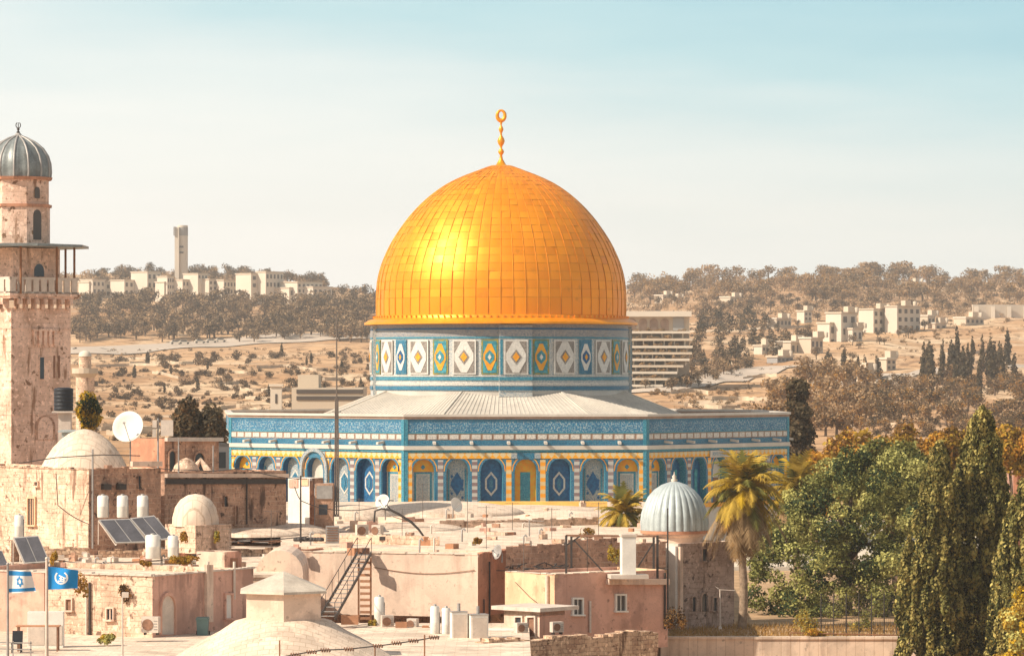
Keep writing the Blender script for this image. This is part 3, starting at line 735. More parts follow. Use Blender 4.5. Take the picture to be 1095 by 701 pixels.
for sg in (-1, 1):
    d = Vector((sg, 1, 0)).normalized(); n = Vector((sg, -1, 0)).normalized(); o = Vector((mx, MY-hg+.1, 0)); ln = (hg-.1)*1.414
    bl.obox(o+UP*mz(300), d*ln, n*-.16, UP*(mz(297.3)-mz(300)), 0); bl.obox(o+UP*mz(314.5), d*ln, n*-.16, UP*(.12), 0)
    for i in range(9):
        bl.obox(o+d*(ln*i/9+.02)+UP*mz(314.4), d*(ln/9*.72), n*-.11, UP*(mz(300)-mz(314.4)), 0)
bl.build('balustrade', M['offwhite'], mina)
inn = MB(); hi_ = 45*k_*1.0
inn.prism([(p_*1, q_) for p_, q_ in sq(62*k_*.72)], (mx, MY, mz(316)), (1, 0, 0), (0, 1, 0), UP*(mz(266)-mz(316)))
inn.build('gallery_room', M['rust_plaster_and_shade'] if False else M['minaret_stone'], mina)
def mface(px0, px1, r0, r1, hdist, nm, m, arch=True, frame=None):     # opening on the shaded right face
    n = Vector((1, -1, 0)).normalized(); d = Vector((1, 1, 0)).normalized(); p0 = Vector((mx, MY-hdist, 0))
    a, b = hit(px0, (r0+r1)/2, p0, n), hit(px1, (r0+r1)/2, p0, n); w_ = (b-a).length; H = mz(r0)-mz(r1)
    o = Vector((a.x, a.y, mz(r1))); mb = MB()
    if arch: poly = [(0, 0), (w_, 0)]+[(w_/2+w_/2*math.cos(R(i*18)), H-w_*.62+w_*.62*math.sin(R(i*18))**.9) for i in range(11)]
    else: poly = [(0, 0), (w_, 0), (w_, H), (0, H)]
    if frame:
        fp = [((x_-w_/2)*1.35+w_/2, z_*1.06-.02) for x_, z_ in poly]
        mb.prism(fp, o+n*.002, d, UP, n*.05, 0)
        mb.prism(poly, o+n*.056, d, UP, n*.012, 1); mb.build(nm, [M[frame], m], mina)
    else: mb.prism(poly, o+n*.003, d, UP, n*.02, 0); mb.build(nm, m, mina)
mface(36, 46.5, 282.5, 296, 62*k_*.72, 'gallery_door', M['glass'], True, 'minaret_stone')
mface(42.3, 46.5, 382, 405, hd, 'window', M['glass'], False, 'minaret_stone')
mface(57, 59, 380, 404, hd, 'window', M['wood'], False); mface(62, 64, 380, 404, hd, 'window', M['wood'], False)
mface(40, 56, 445, 469, hd, 'blind_arch', M['minaret_stone'], True, 'brown_stone_and_shade')
mc = MB(); n = Vector((1, -1, 0)).normalized(); d = Vector((1, 1, 0)).normalized()
for i in range(5):
    a = hit(35+i*5.4, 360, Vector((mx, MY-hd, 0)), n); mc.obox(Vector((a.x, a.y, mz(368)))+n*.002, d*.24, n*.16, UP*(mz(354)-mz(368)), 0)
    mc.prism([(0, 0), (.24, 0), (.12, -.22)], Vector((a.x, a.y, mz(368)))+n*.002, d, UP, n*.1, 0)
mc.obox(Vector((hit(34, 354, Vector((mx, MY-hd, 0)), n).x, hit(34, 354, Vector((mx, MY-hd, 0)), n).y, mz(354)))+n*.002, d*2.4, n*.18, UP*.14, 0)
mc.build('corbel_table', M['minaret_stone'], mina)
cn = MB(); hc = 78*k_; oc_ = [(hc*math.cos(R(22.5+45*i)), hc*math.sin(R(22.5+45*i))) for i in range(8)]
cn.prism(oc_, (mx, MY, mz(265.2)), (1, 0, 0), (0, 1, 0), UP*.16, 0)
cn.lathe([(hc*.985, mz(262.6)), (hc*.5, mz(260.8))], (mx, MY, 0), 8, 0, sm=False, a0=R(22.5))
cn.build('canopy', M['lead'], mina)
for a in (-80, -40, 0, 40, 180, 140, 220, 100):
    pm_ = MB(); r_ = 60*k_; pm_.tube([(mx+r_*math.cos(R(a)), MY+r_*math.sin(R(a)), mz(315)), (mx+r_*math.cos(R(a)), MY+r_*math.sin(R(a)), mz(265))], .085, 6); pm_.build('canopy_post', M['rust'], mina)
ln_ = MB(); ro = 35*k_
ln_.lathe([(ro, mz(263)), (ro, mz(222))], (mx, MY, 0), 8, 0, sm=False, a0=R(22.5), cap=False)
ln_.lathe([(ro+.12, mz(222)), (ro+.14, mz(219))], (mx, MY, 0), 8, 1, sm=False, a0=R(22.5))
ln_.lathe([(ro-.08, mz(219)), (ro-.08, mz(193))], (mx, MY, 0), 8, 0, sm=False, a0=R(22.5), cap=False)
ln_.lathe([(ro+.05, mz(193)), (ro+.12, mz(190))], (mx, MY, 0), 16, 1, sm=False)
ln_.build('lantern', [M['minaret_stone'], M['rust_plaster_and_shade']], mina)
def lan(px0, px1, r0, r1, nm):
    a = R(-45); n = Vector((math.cos(a), math.sin(a), 0)); d = Vector((-n.y, n.x, 0)); p0 = Vector((mx, MY, 0))+n*(ro*math.cos(R(22.5)))
    q1, q2 = hit(px0, r0, p0, n), hit(px1, r0, p0, n); w_ = (q2-q1).length; H = mz(r0)-mz(r1); o = Vector((q1.x, q1.y, mz(r1)))
    poly = [(0, 0), (w_, 0)]+[(w_/2+w_/2*math.cos(R(i*18)), H-w_*.6+w_*.6*math.sin(R(i*18))) for i in range(11)]
    mb = MB(); mb.prism(poly, o-n*.05, d, UP, n*.07, 0); mb.build('window', M['far_dark'], mina)
lan(37.5, 42.5, 201, 213, 'a'); lan(35.5, 44, 225, 257, 'b')
dm = MB(); rd = 33.5*k_
pr_ = [(rd*1.0, mz(190)), (rd*1.02, mz(184)), (rd*1.0, mz(175)), (rd*.93, mz(167)), (rd*.78, mz(159)), (rd*.55, mz(152.5)), (rd*.30, mz(148)), (rd*.10, mz(145.5)), (rd*.05, mz(143))]
dm.lathe(pr_, (mx, MY, 0), 80, 0, rib=lambda a: .95+.075*abs(math.sin(a*7))**.6, sm=True)
dmo = dm.build('dome', M['lead'], mina)
for i in range(14):
    a_ = 2*math.pi*(i+.5)/14; mb = MB(); mb.tube([(mx+q_[0]*1.03*math.cos(a_), MY+q_[0]*1.03*math.sin(a_), q_[1]) for q_ in pr_], .075, 6); mb.build('dome_rib', M['metal'], dmo)
fi = MB(); fi.lathe([(.10, mz(145)), (.05, mz(143)), (.14, mz(141.5)), (.05, mz(140)), (.11, mz(138)), (.03, mz(136.5)), (.03, mz(131))], (mx, MY, 0), 10, 0)
fi.tube([(mx+.16*math.cos(R(a)), MY, mz(134)+.2*math.sin(R(a))) for a in range(-240, 61, 30)], .035, 6, 0)
fi.build('finial', M['dark'], dmo)

# --- left group of houses
B1 = Block('domed_house', 'old stone house with a whitewashed dome on its flat roof below the minaret', 'house', 95, 502, 222, 45, 165, 77, -12.5, [M['limestone'], M['brown_stone_and_shade'], M['roof']], .3)  # pale left wall and brown right wall paint sun and shade
d1 = MB(); c1 = (X(90, 229), 229, 0)
d1.lathe([(2.85, Z(509, 229)), (2.66, Z(500, 229)), (2.36, Z(490, 229)), (1.9, Z(478, 229)), (1.42, Z(469.5, 229)), (.95, Z(463.5, 229)), (.45, Z(459.8, 229)), (.1, Z(458.5, 229)), (0, Z(458.4, 229))], c1, 40, 0, cap=False)
d1.build('roof_dome', M['whitewash'], B1.t)
B1.window(B1.fL, 30, 39, 531, 561, 'ochre', 'glass', 2)
B1.window(B1.fL, 38, 42, 514, 519, 'limestone', 'glass', 0)
B1.window(B1.fR, 146.5, 150.5, 508, 522, 'brown_stone_and_shade', 'glass', 0)
B1.slab(B1.fR, 139, 171, 492.5, 498, .003, .25).build('coping', M['cream'], B1.t)
rough_coping(B1, B1.fL, -60, 95, 'limestone', 1); rough_coping(B1, B1.fR, 96, 138, 'brown_stone_and_shade', 2, hi=.25)
pipe_on(B1, B1.fR, 98, 480, 586, .06, 'metal')
for px_ in (112, 128): B1.slab(B1.fR, px_-4, px_+4, 517, 523, .002, .3).build('beam_end', M['dark'], B1.t)
B2 = Block('vaulted_house', 'long dark brown stone house with black parapet strip in front of the tiled shrine', 'house', 176, 506, 232, 45, 40, 130, -12.3, [M['brown_stone_and_shade'], M['brown_stone_and_shade'], M['roof']], .4)
B2.slab(B2.fR, 176, 305, 510, 515.5, .003, .12).build('parapet_strip', M['dark'], B2.t)
B2.slab(B2.fR, 176, 306, 504.5, 508.5, .002, .28).build('coping', M['cream'], B2.t)
B2.window(B2.fR, 238, 243, 529, 541, 'brown_stone_and_shade', 'glass', 0, True)
B2.window(B2.fR, 250, 254, 540, 560, 'brown_stone_and_shade', 'wood', 0)
pipe_on(B2, B2.fR, 263, 506, 560, .05, 'dark')
B3 = Block('arcaded_house', 'small reddish stone house with dark arched openings above the long brown house', 'house', 176, 469, 248, 45, 36, 58, -10, [M['rust_plaster_and_shade'], M['brown_stone_and_shade'], M['roof']], .25)
for a, b, y0, y1 in ((179, 188, 480, 505), (206, 219, 482, 505)): B3.window(B3.fR, a, b, y0, y1, 'brown_stone_and_shade', 'glass', 0, True, 'arched_opening')
B3.slab(B3.fR, 176, 236, 467, 471, .002, .3).build('coping', M['offwhite'], B3.t)
B3b = Block('grey_shed', 'dark grey shed between the arcaded house and the tiled shrine', 'shed', 228, 474, 262, 45, 8, 17, -9.5, [M['metal'], M['far_grey'], M['metal']], 0)
B3b.slab(B3b.fR, 231, 241, 483, 500, .002, .05).build('opening', M['glass'], B3b.t)
mb = MB(); c_ = Vector((X(225, 250), 250, 0)); mb.tube([(c_.x-.9, 246, Z(505, 246)), (c_.x-.35, 246.3, Z(492, 246)), (c_.x+.25, 246, Z(506, 246))], [.3, .22, .3], 6)
mb.lathe([(1.0, Z(506, 246)), (.75, Z(497, 246)), (.35, Z(491, 246)), (0, Z(489, 246))], (X(199, 246), 246, 0), 20, 0, cap=False)
tag(mb.build('rubble_heap', M['limestone'], at=(c_.x, 246, Z(508, 246))), 'pale pointed heap of rubble before the dark arches', 'rubble')
# little dome beside the brown house
t = thing('roof_dome', 'small whitewashed stone dome on a square base beside the brown house', 'dome', (X(210, 220), 220, Z(585, 220)))
mb = MB(); mb.lathe([(1.38, Z(562, 220)), (1.36, Z(553, 220)), (1.2, Z(542, 220)), (.9, Z(534, 220)), (.45, Z(529, 220)), (0, Z(527.5, 220))], (X(209, 220), 220, 0), 28, 0, cap=False)
mb.build('cupola', M['whitewash'], t)
mb = MB(); mb.box((X(212, 220), 220, Z(590, 220)), (2.75, 2.75, Z(560, 220)-Z(590, 220)), R(45)); mb.build('base', M['limestone'], t)
# terraces that carry all this
def terrace(name, label, poly, z0, z1, m, front=None):
    t = thing(name, label, 'house', (sum(p_[0] for p_ in poly)/len(poly), sum(p_[1] for p_ in poly)/len(poly), CZ+z0))
    mb = MB(); mb.prism(poly, (0, 0, CZ+z0), (1, 0, 0), (0, 1, 0), UP*(z1-z0-.15)); mb.build('wall', front or M['limestone'], t)
    cx_, cy_ = t.location.x, t.location.y
    mb = MB(); mb.prism([(cx_+(a-cx_)*1.012, cy_+(b-cy_)*1.004) for a, b in poly], (0, 0, CZ+z1-.149), (1, 0, 0), (0, 1, 0), UP*.149); mb.build('roof', m, t)
    return t
terrace('flat_roofed_house', 'wide low house under the solar panels with pale dusty roof', [(X(-120, 201), 201), (X(300, 201), 201), (X(300, 250), 250), (X(-120, 250), 250)], -17.4, -11.0, M['roof'])
T6 = terrace('flat_roofed_house', 'broad pale flat roofed house in front of the tiled arcade with low vault domes', [(X(302, 222), 222), (X(545, 215.5), 215.5), (X(702, 219), 219), (X(690, 296), 296), (X(250, 296), 296), (X(302, 251), 251)], -17.4, -10.45, M['roof'])
for px_, Y_, rx, ry, h_ in ((376, 262, 3.0, 4.5, 1.0), (470, 272, 6.2, 7, .9), (560, 280, 5.5, 6, .28), (310, 240, 2.6, 4, .6), (430, 246, 4, 5, .4), (610, 262, 4, 5, .6), (270, 236, 3, 3, .5), (520, 252, 4.5, 4, .5)):
    mb = MB(); q = 14; pr2 = [(math.cos(R(90*i/q)), math.sin(R(90*i/q))) for i in range(q+1)]
    mb.lathe([(a, b) for a, b in pr2], (0, 0, 0), 36, 0, cap=False)
    mb.v = [(X(px_, Y_)+v[0]*rx, Y_+v[1]*ry, CZ-10.46+v[2]*h_) for v in mb.v]
    mb.build('roof_vault', M['whitewash'], T6)
p = MB(); p.obox((X(-140, 160), 150, .2), (X(420, 160)-X(-140, 160)+6, 0, 0), (0, 51, 0), (0, 0, CZ-13.6-.2))
p.obox((X(420, 160)+.9, 150, .2), (4.6, 0, 0), (0, 59, 0), (0, 0, CZ-14.25-.2))
tag(p.build('courtyard_paving', M['roof']), kind='structure')
# lower left house
B4 = Block('courtyard_house', 'pale rubble stone house with side tinted pink for shade behind the two flags', 'house', 163, 616, 190, 30, 220, 108, -13.6, [M['limestone'], M['pink'], M['roof']], .3)  # right wall's pink paints its shade
B4.window(B4.fL, 70.5, 78.5, 639, 652, 'cream', 'wood', 0)
B4.window(B4.fL, 114, 123, 649, 662, 'cream', 'glass', 1)
pipe_on(B4, B4.fL, 97, 622, 680, .06, 'dark'); pipe_on(B4, B4.fL, 93.5, 622, 680, .05, 'offwhite')
B4.slab(B4.fL, 0, 48, 612, 682, .003, .06).build('pink_panel', M['pink'], B4.t)  # pink panel standing in for a recess in the wall
B4.window(B4.fR, 170, 187, 633, 677, 'pink', 'offwhite', 0, True, 'door')
B4.window(B4.fR, 239, 248, 633, 660, 'pink', 'white', 0, False, 'door')
for px_ in (221, 249): pipe_on(B4, B4.fR, px_, 600, 640 if px_ > 230 else 662, .07, 'offwhite')
B4.slab(B4.fR, 218.5, 225.5, 603, 664, .003, .16).build('pilaster', M['cream'], B4.t)
for f, x0, x1 in ((B4.fL, -40, 163), (B4.fR, 163, 271)):
    mb = MB(); rr = random.Random(3)
    a, b = B4.on(f, x0, 616), B4.on(f, x1, 616); n_ = 26
    for i in range(n_):
        q0 = a.lerp(b, i/n_); q0.z = B4.zt+.002; mb.obox(q0-f[2]*.24, (b-a).normalized()*(b-a).length/n_*.97, f[2]*(.30+rr.random()*.05), UP*(.05+rr.random()*.06))
    mb.build('coping', M['offwhite'], B4.t)
B5 = Block('pale_house', 'smooth pale plastered house with side tinted rust for shade behind the steel stair', 'house', 511, 593, 210, 20, 205, 33, -13.9, [M['cream'], M['rust_plaster_and_shade'], M['roof']], .12)  # rust on the right wall is shade put into the colour
mb = MB(); a, b = B5.on(B5.fL, 400, 606)+B5.fL[2]*.05, B5.on(B5.fL, 508, 609)+B5.fL[2]*.05
mb.tube([a.lerp(b, i/10)-UP*.28*math.sin(math.pi*i/10) for i in range(11)], .018, 5); mb.build('wall_cable', M['rust'], B5.t)
rough_coping(B5, B5.fL, 308, 511, 'roof', 5, .7, .01, .09); rough_coping(B5, B5.fR, 512, 543, 'rust_plaster_and_shade', 6)
pipe_on(B5, B5.fR, 522, 600, 664, .05, 'dark'); pipe_on(B5, B5.fR, 516, 640, 664, .04, 'dark')
vb = thing('vaulted_room', 'pale arched gable of a barrel vaulted room behind the hexagonal lantern', 'house', (X(299, 204), 206, CZ-13.6))
mb = MB(); hw = 25*204/F; po = [(-hw, 0), (hw, 0)]+[(hw*math.cos(R(i*15)), Z(612, 204)-CZ+13.6+(Z(588, 204)-Z(612, 204))*math.sin(R(i*15))) for i in range(13)]
mb.prism(po, (X(299, 204), 204, CZ-13.6), (1, 0, 0), (0, 0, 1), (0, 6, 0)); mb.build('vault', M['cream'], vb)
# nearest big shallow dome with hexagonal lantern
t = thing('lantern_dome', 'broad shallow whitewashed dome roof carrying a hexagonal lantern in the foreground', 'dome', (X(303, 178), 178, CZ-13.9)); LC = (X(303, 178), 178, 0)
mb = MB(); mb.lathe([(6.1, CZ-14.2), (5.6, CZ-13.9), (4.9, CZ-13.45), (4.0, CZ-12.92), (3.0, CZ-12.4), (2.3, CZ-11.93), (1.6, CZ-11.75)], LC, 56, 0)
mb.build('shell', M['whitewash'], t)
mb = MB(); hx = lambda r_, o=0: [(r_*math.cos(R(-90+60*i+4)), r_*math.sin(R(-90+60*i+4))) for i in range(6)]
mb.prism(hx(2.03), (LC[0], LC[1], CZ-12.1), (1, 0, 0), (0, 1, 0), UP*(Z(631, 178)-CZ+12.1)); lw = mb.build('lantern_wall', M['ochre'] if False else M['cream'], t)
mb = MB(); mb.lathe([(2.36, Z(632.5, 178)), (2.34, Z(630, 178)), (.06, Z(610.5, 178))], LC, 6, 0, sm=False, a0=R(-86)); mb.build('lantern_roof', M['lantern_lead'], t)
# pink house right of centre
B8 = Block('pink_house', 'plastered house, two white windows, shaded wall tinted pink, sunny end tinted ochre', 'house', 593, 614, 203, 52, 53, 121, -15.4, [M['ochre'], M['pink'], M['roof']], .18)  # ochre paints the sunlit end, pink the shaded wall
B8.window(B8.fR, 611, 623, 638, 656, 'white', 'far_dark', 1); B8.window(B8.fR, 657, 669, 634, 652, 'white', 'far_dark', 1)
B8.slab(B8.fR, 648, 713, 617, 623, .003, .28).build('ledge', M['cream'], B8.t)
rough_coping(B8, B8.fL, 541, 592, 'offwhite', 7, .5, .01, .08); rough_coping(B8, B8.fR, 594, 647, 'cream', 8, .5, .01, .08)
pipe_on(B8, B8.fL, 586.5, 615, 662, .11, 'cream'); pipe_on(B8, B8.fR, 710, 612, 672, .06, 'dark'); pipe_on(B8, B8.fR, 630, 642, 676, .07, 'offwhite')
mb = MB(); a, b = B8.on(B8.fL, 552, 622), B8.on(B8.fL, 583, 650)
mb.tube([a+B8.fL[2]*.06, a.lerp(b, .5)+B8.fL[2]*.06-UP*.1, b+B8.fL[2]*.06], .02, 5); mb.build('wall_cable', M['dark'], B8.t)
B9 = Block('porch_room', 'low cream porch room with overhanging flat slab roof against the pink house', 'porch', 577, 653.5, 197, 42, 38, 27, -14.6, [M['cream'], M['pink'], M['roof']], 0)  # pink right wall is the cream one tinted for shade
B9.window(B9.fL, 551, 560, 658, 674, 'offwhite', 'glass', 0); B9.window(B9.fL, 564, 574, 658, 680, 'offwhite', 'wood', 0, False, 'door')
c_ = B9.mid; mb = MB(); mb.obox(Vector((c_.x, c_.y, B9.zt+.004))-B9.dL*(B9.L/2+.35)-B9.dR*(B9.R/2+.35), B9.dL*(B9.L+.95), B9.dR*(B9.R+1.1), UP*.2)
mb.build('slab_roof', M['offwhite'], B9.t)
tag((lambda mb: (mb.obox((X(522, 195), 195, CZ-14.3), (1.9, 0, 0), (0, 1.2, 0), (0, 0, .75)), mb.build('low_wall', M['white'], at=(X(540, 195), 195, CZ-14.3)))[1])(MB()), 'low white block wall before the porch room', 'wall')
# rubble wall along the bottom
mb = MB(); rr = random.Random(8); a, b = Vector((X(517, 186), 186, CZ-16)), Vector((X(704, 193), 193, CZ-16)); d = (b-a).normalized(); n = Vector((d.y, -d.x, 0)); N_ = 34
for i in range(N_):
    q0 = a.lerp(b, i/N_); mb.obox(q0, d*((b-a).length/N_-.004), -n*.7, UP*(2.42+.16*rr.random()+.1*math.sin(i*.5)))
tag(mb.build('rubble_wall', M['rubble'], at=a), 'brown rubble stone wall along the bottom below the pink house', 'wall')
mb = MB(); a, b = Vector((X(706, 222), 221.6, .2)), Vector((X(985, 222), 221.6, .2))
mb.obox(a, b-a, (0, .6, 0), UP*(CZ-15.95-.2)); mb.obox(a+Vector((0, -.08, CZ-15.95-.2)), b-a, (0, .76, 0), UP*.14)
tag(mb.build('retaining_wall', M['whitewash'], at=a), 'long pale retaining wall below the dry grass and garden', 'wall')
mb = MB(); a, b = Vector((X(541, 212), 212, CZ-11.4)), Vector((X(712, 216), 216, CZ-11.4)); d = (b-a).normalized(); N_ = 26
for i in range(N_):
    q0 = a.lerp(b, i/N_); hgt = 1.35+.14*rr.random()+(.28 if 606 < CX+q0.x*F/q0.y < 660 else 0); mb.obox(q0, d*((b-a).length/N_-.003), (0, .6, 0), UP*hgt)
tag(mb.build('broken_wall', M['brown_stone_and_shade'], at=a), 'ragged brown stone wall behind the rooftop steel frame', 'wall')
# octagonal-drum tomb with ribbed lead dome
B12 = Block('domed_tomb', 'grey stone tomb chamber with arched windows under a ribbed pale lead dome', 'tomb', 725, 581, 230, 46, 37, 60, -16.0, [M['offwhite'], M['tomb_stone'], M['roof']], .25)  # sunlight is in the offwhite wall colour, shade in the grey one
tz = lambda r_: Z(r_, 235); tcx = (X(721, 235), 235, 0)
mb = MB(); mb.lathe([(1.82, tz(584)), (1.82, tz(573)), (2.0, tz(571.5)), (2.0, tz(569.6))], tcx, 32, 0, sm=False); mb.lathe([(2.12, tz(569.5)), (2.14, tz(566.4))], tcx, 48, 1, sm=False)
mb.build('drum', [M['cream'], M['rust_plaster_and_shade']], B12.t)
mb = MB(); mb.lathe([(2.10, tz(566.3)), (2.12, tz(558)), (2.06, tz(549)), (1.9, tz(540)), (1.64, tz(531)), (1.26, tz(523.5)), (.8, tz(518)), (.3, tz(515)), (.08, tz(514))], tcx, 224, 0, rib=lambda a: .965+.05*abs(math.sin(a*14))**.6)
td = mb.build('dome', M['lead_pale'], B12.t)
mb = MB(); mb.lathe([(.16, tz(515)), (.22, tz(512.5)), (.1, tz(511)), (.15, tz(509)), (.04, tz(507)), (.02, tz(504))], tcx, 12, 0); mb.build('finial', M['offwhite'], td)
B12.window(B12.fR, 738, 744, 636, 653, 'tomb_stone', 'glass', 0, True); B12.window(B12.fR, 748, 756.5, 632, 653, 'tomb_stone', 'glass', 0, True); B12.window(B12.fR, 760.5, 766.5, 637, 652, 'tomb_stone', 'glass', 0, False)
B12.window(B12.fR, 749, 755, 585, 599, 'tomb_stone', 'glass', 0)
B12.slab(B12.fR, 725, 728, 584, 668, .003, .2).build('pilaster', M['cream'], B12.t)
B12.slab(B12.fL, 713, 724.6, 584, 668, .003, .2).build('pilaster', M['white'], B12.t)
# little houses before the tiled shrine
B13 = Block('white_cabin', 'narrow white roof cabin with shaded side tinted brown below the tiled arcade', 'cabin', 331, 511, 243, 45, 23, 15, -11, [M['white'], M['brown_stone_and_shade'], M['roof']], .15)  # brown right wall paints the cabin's shaded side
B13.slab(B13.fL, 309.5, 319, 512.5, 521, .003, .06).build('vent_grille', M['pink'], B13.t); B13.slab(B13.fL, 322, 330, 511.5, 519, .003, .06).build('vent_grille', M['ochre'], B13.t)
B14 = Block('grey_kiosk', 'brown roof kiosk with grey shutter and dark opening beside the tall mast', 'kiosk', 339, 517.5, 240, 15, 3, 17, -11, [M['far_grey'], M['brown_stone_and_shade'], M['metal']], 0)
t14 = B14
f14 = (P(338, 518, 239.4), Vector((1, 0, 0)), Vector((0, -1, 0)))
mb = MB(); mb.box((X(347, 240.4), 240.6, CZ-11), (1.14, 1.6, Z(517, 240)-CZ+11)); mb.build('front', M['brown_stone_and_shade'], B14.t)
B14.slab((P(338, 518, 239.8), Vector((1, 0, 0)), Vector((0, -1, 0))), 338.5, 355.5, 519, 533, .003, .08).build('shutter', M['metal'], B14.t)
B14.slab((P(338, 518, 239.8), Vector((1, 0, 0)), Vector((0, -1, 0))), 341, 350, 539, 550, .003, .03).build('opening', M['glass'], B14.t)
B15 = Block('roof_hut', 'cream roof hut with small white openings left of the floodlight boom', 'hut', 392, 557, 240, 40, 18, 12, -11, [M['cream'], M['pink'], M['roof']], .1)  # shade of the right wall is painted in pink
B15.slab(B15.fL, 378, 386, 561, 573, .003, .05).build('shutter', M['ochre'], B15.t)
t = thing('terrace_wall', 'low cream terrace wall with yellow capping below the tiled arcade', 'wall', (X(580, 285), 285, CZ-11)); a = P(513, 541.2, 285)
mb = MB(); mb.obox(Vector((a.x, 285, CZ-11)), (X(648, 285)-a.x, 0, 0), (0, .4, 0), (0, 0, a.z-CZ+11)); mb.build('wall', M['cream'], t)
mb = MB(); mb.obox(a+Vector((-.1, -.15, .002)), (X(648, 285)-a.x+.2, 0, 0), (0, .7, 0), (0, 0, .38)); mb.build('capping', M['ochre_cap'], t)
for px_ in (520, 560, 600, 640): mb = MB(); mb.obox(P(px_, 552, 284.9), (.45, 0, 0), (0, -.3, 0), (0, 0, .76)); mb.build('pier', M['offwhite'], t)
# tiny far minaret and low walls near the tall one
t = thing('minaret', 'small distant white minaret with balcony ring beside the tall one', 'minaret', (X(91, 470), 470, 0)); z4 = lambda r_: Z(r_, 470); c4 = (X(91, 470), 470, 0); k4 = 470/F
mb = MB(); mb.lathe([(10*k4, 0), (10*k4, z4(397))], c4, 12, 0); mb.lathe([(6.5*k4, z4(394)), (6.5*k4, z4(381))], c4, 12, 0); mb.build('shaft', M['limestone'], t)
mb = MB(); mb.lathe([(9.5*k4, z4(404)), (14*k4, z4(399)), (14*k4, z4(393.5)), (13*k4, z4(393.5))], c4, 16, 0, sm=False); mb.build('balcony', M['far_cream'], t)
mb = MB(); mb.lathe([(7.2*k4, z4(381)), (6.6*k4, z4(378)), (4*k4, z4(375.4)), (0, z4(374.4))], c4, 16, 0); mb.build('dome', M['far_white'], t)
t = thing('white_turret', 'slim white turret beyond the roof edge of the tiled shrine', 'turret', (X(295.5, 480), 480, 0))
mb = MB(); mb.box((X(295.5, 480), 480, 0), (1.45, 1.45, Z(413, 480))); mb.build('wall', M['far_white'], t)
mb = MB(); mb.box((X(295.5, 480), 480, Z(413, 480)), (1.8, 1.8, .3)); mb.build('cap', M['far_white'], t)
mb = MB(); mb.box((X(295.2, 479), 479.24, Z(431, 480)), (.25, .05, 1.2)); mb.build('window', M['far_dark'], t)
t = thing('grey_school', 'low grey building with window bands beyond the tiled shrine roof', 'building', (X(350, 430), 436, 0))
mb = MB(); mb.box((X(350, 430), 436, 0), (8.2, 12, Z(414.5, 430))); mb.box((X(330, 434), 436, Z(414.5, 430)), (2.4, 6, 1.5)); mb.build('wall', M['far_cream'], t)
for r0 in (416, 423):
    mb = MB(); mb.obox((X(317, 430), 429.9, Z(r0+4.5, 430)), (7.7, 0, 0), (0, .09, 0), (0, 0, .46)); mb.build('window_band', M['far_dark'], t)

# ------------------------------------------------------------------ things on the roofs
def pole(name, label, cat, px, y0, y1, Y, r_=.05, m='metal', extra=None, group=None):
    mb = MB(); a, b = P(px, y1, Y), P(px, y0, Y); mb.tube([a, b], [r_*1.15, r_*.8], 8)
    mb.lathe([(r_*2.2, 0), (r_*2.2, .12), (r_*1.2, .16)], a, 10)
    if extra: extra(mb, a, b)
    return tag(mb.build(name, M[m], at=a), label, cat, group)
def tank(label, px, y0, y1, wpx, Y, cap=True, name='water_tank', group='white water tanks on the roofs', m='white'):
    k = Y/F; r_ = wpx*k/2; zb, zt = Z(y1, Y), Z(y0, Y); t = thing(name, label, 'water tank', (X(px, Y), Y, zb), group); c = (X(px, Y), Y, zb); H = zt-zb
    mb = MB(); mb.lathe([(r_*.9, .0), (r_, .05), (r_, H*.48), (r_*1.03, H*.5), (r_, H*.52), (r_, H*.93), (r_*.8, H*.985)], c, 20); mb.build('body', M[m], t)
    mb = MB(); mb.lathe([(r_*.35, H*.985), (r_*.35, H*1.03), (r_*.1, H*1.05)], c, 12); mb.tube([(c[0]+r_*1.05, Y-.1, zb), (c[0]+r_*1.05, Y-.1, zb+H*.8), (c[0]+r_*.6, Y-.1, zb+H*.8)], .025, 6); mb.build('pipe', M['metal'], t)
    return t
def collector(label, pts, Y, name='solar_panel'):
    """tilted solar water collector: four photo corners top-left, top-right, bottom-right, bottom-left; lower edge nearer"""
    (ax, ay), (bx, by), (cx_, cy), (dx, dy) = pts
    a, b, c, d = P(ax, ay, Y+.9), P(bx, by, Y+.9), P(cx_, cy, Y-.4), P(dx, dy, Y-.4)
    base_z = min(c.z, d.z)-.15; t = thing(name, label, 'solar panel', ((a.x+c.x)/2, Y, base_z), 'solar water heaters on the roofs')
    n = (b-a).cross(d-a).normalized(); n = -n if n.y > 0 or n.z < 0 else n
    mb = MB(); mb.prism([(0, 0), (1, 0), (1, 1), (0, 1)], d, c-d, a-d, -n*.09, 0); mb.build('frame', M['metal'], t)
    mb = MB(); mb.prism([(.04, .04), (.485, .04), (.485, .95), (.04, .95)], d+n*.004, c-d, a-d, n*.015, 0); mb.prism([(.515, .04), (.96, .04), (.96, .95), (.515, .95)], d+n*.004, c-d, a-d, n*.015, 0)
    mb.build('glazing', M['panel'], t)
    mb = MB()
    for p_ in (a, b, c, d): mb.bar(p_-n*.1, Vector((p_.x, p_.y, base_z)), .05)
    mb.bar(a-n*.1, Vector((d.x, d.y, base_z)), .04); mb.bar(b-n*.1, Vector((c.x, c.y, base_z)), .04); mb.build('stand', M['offwhite'], t)
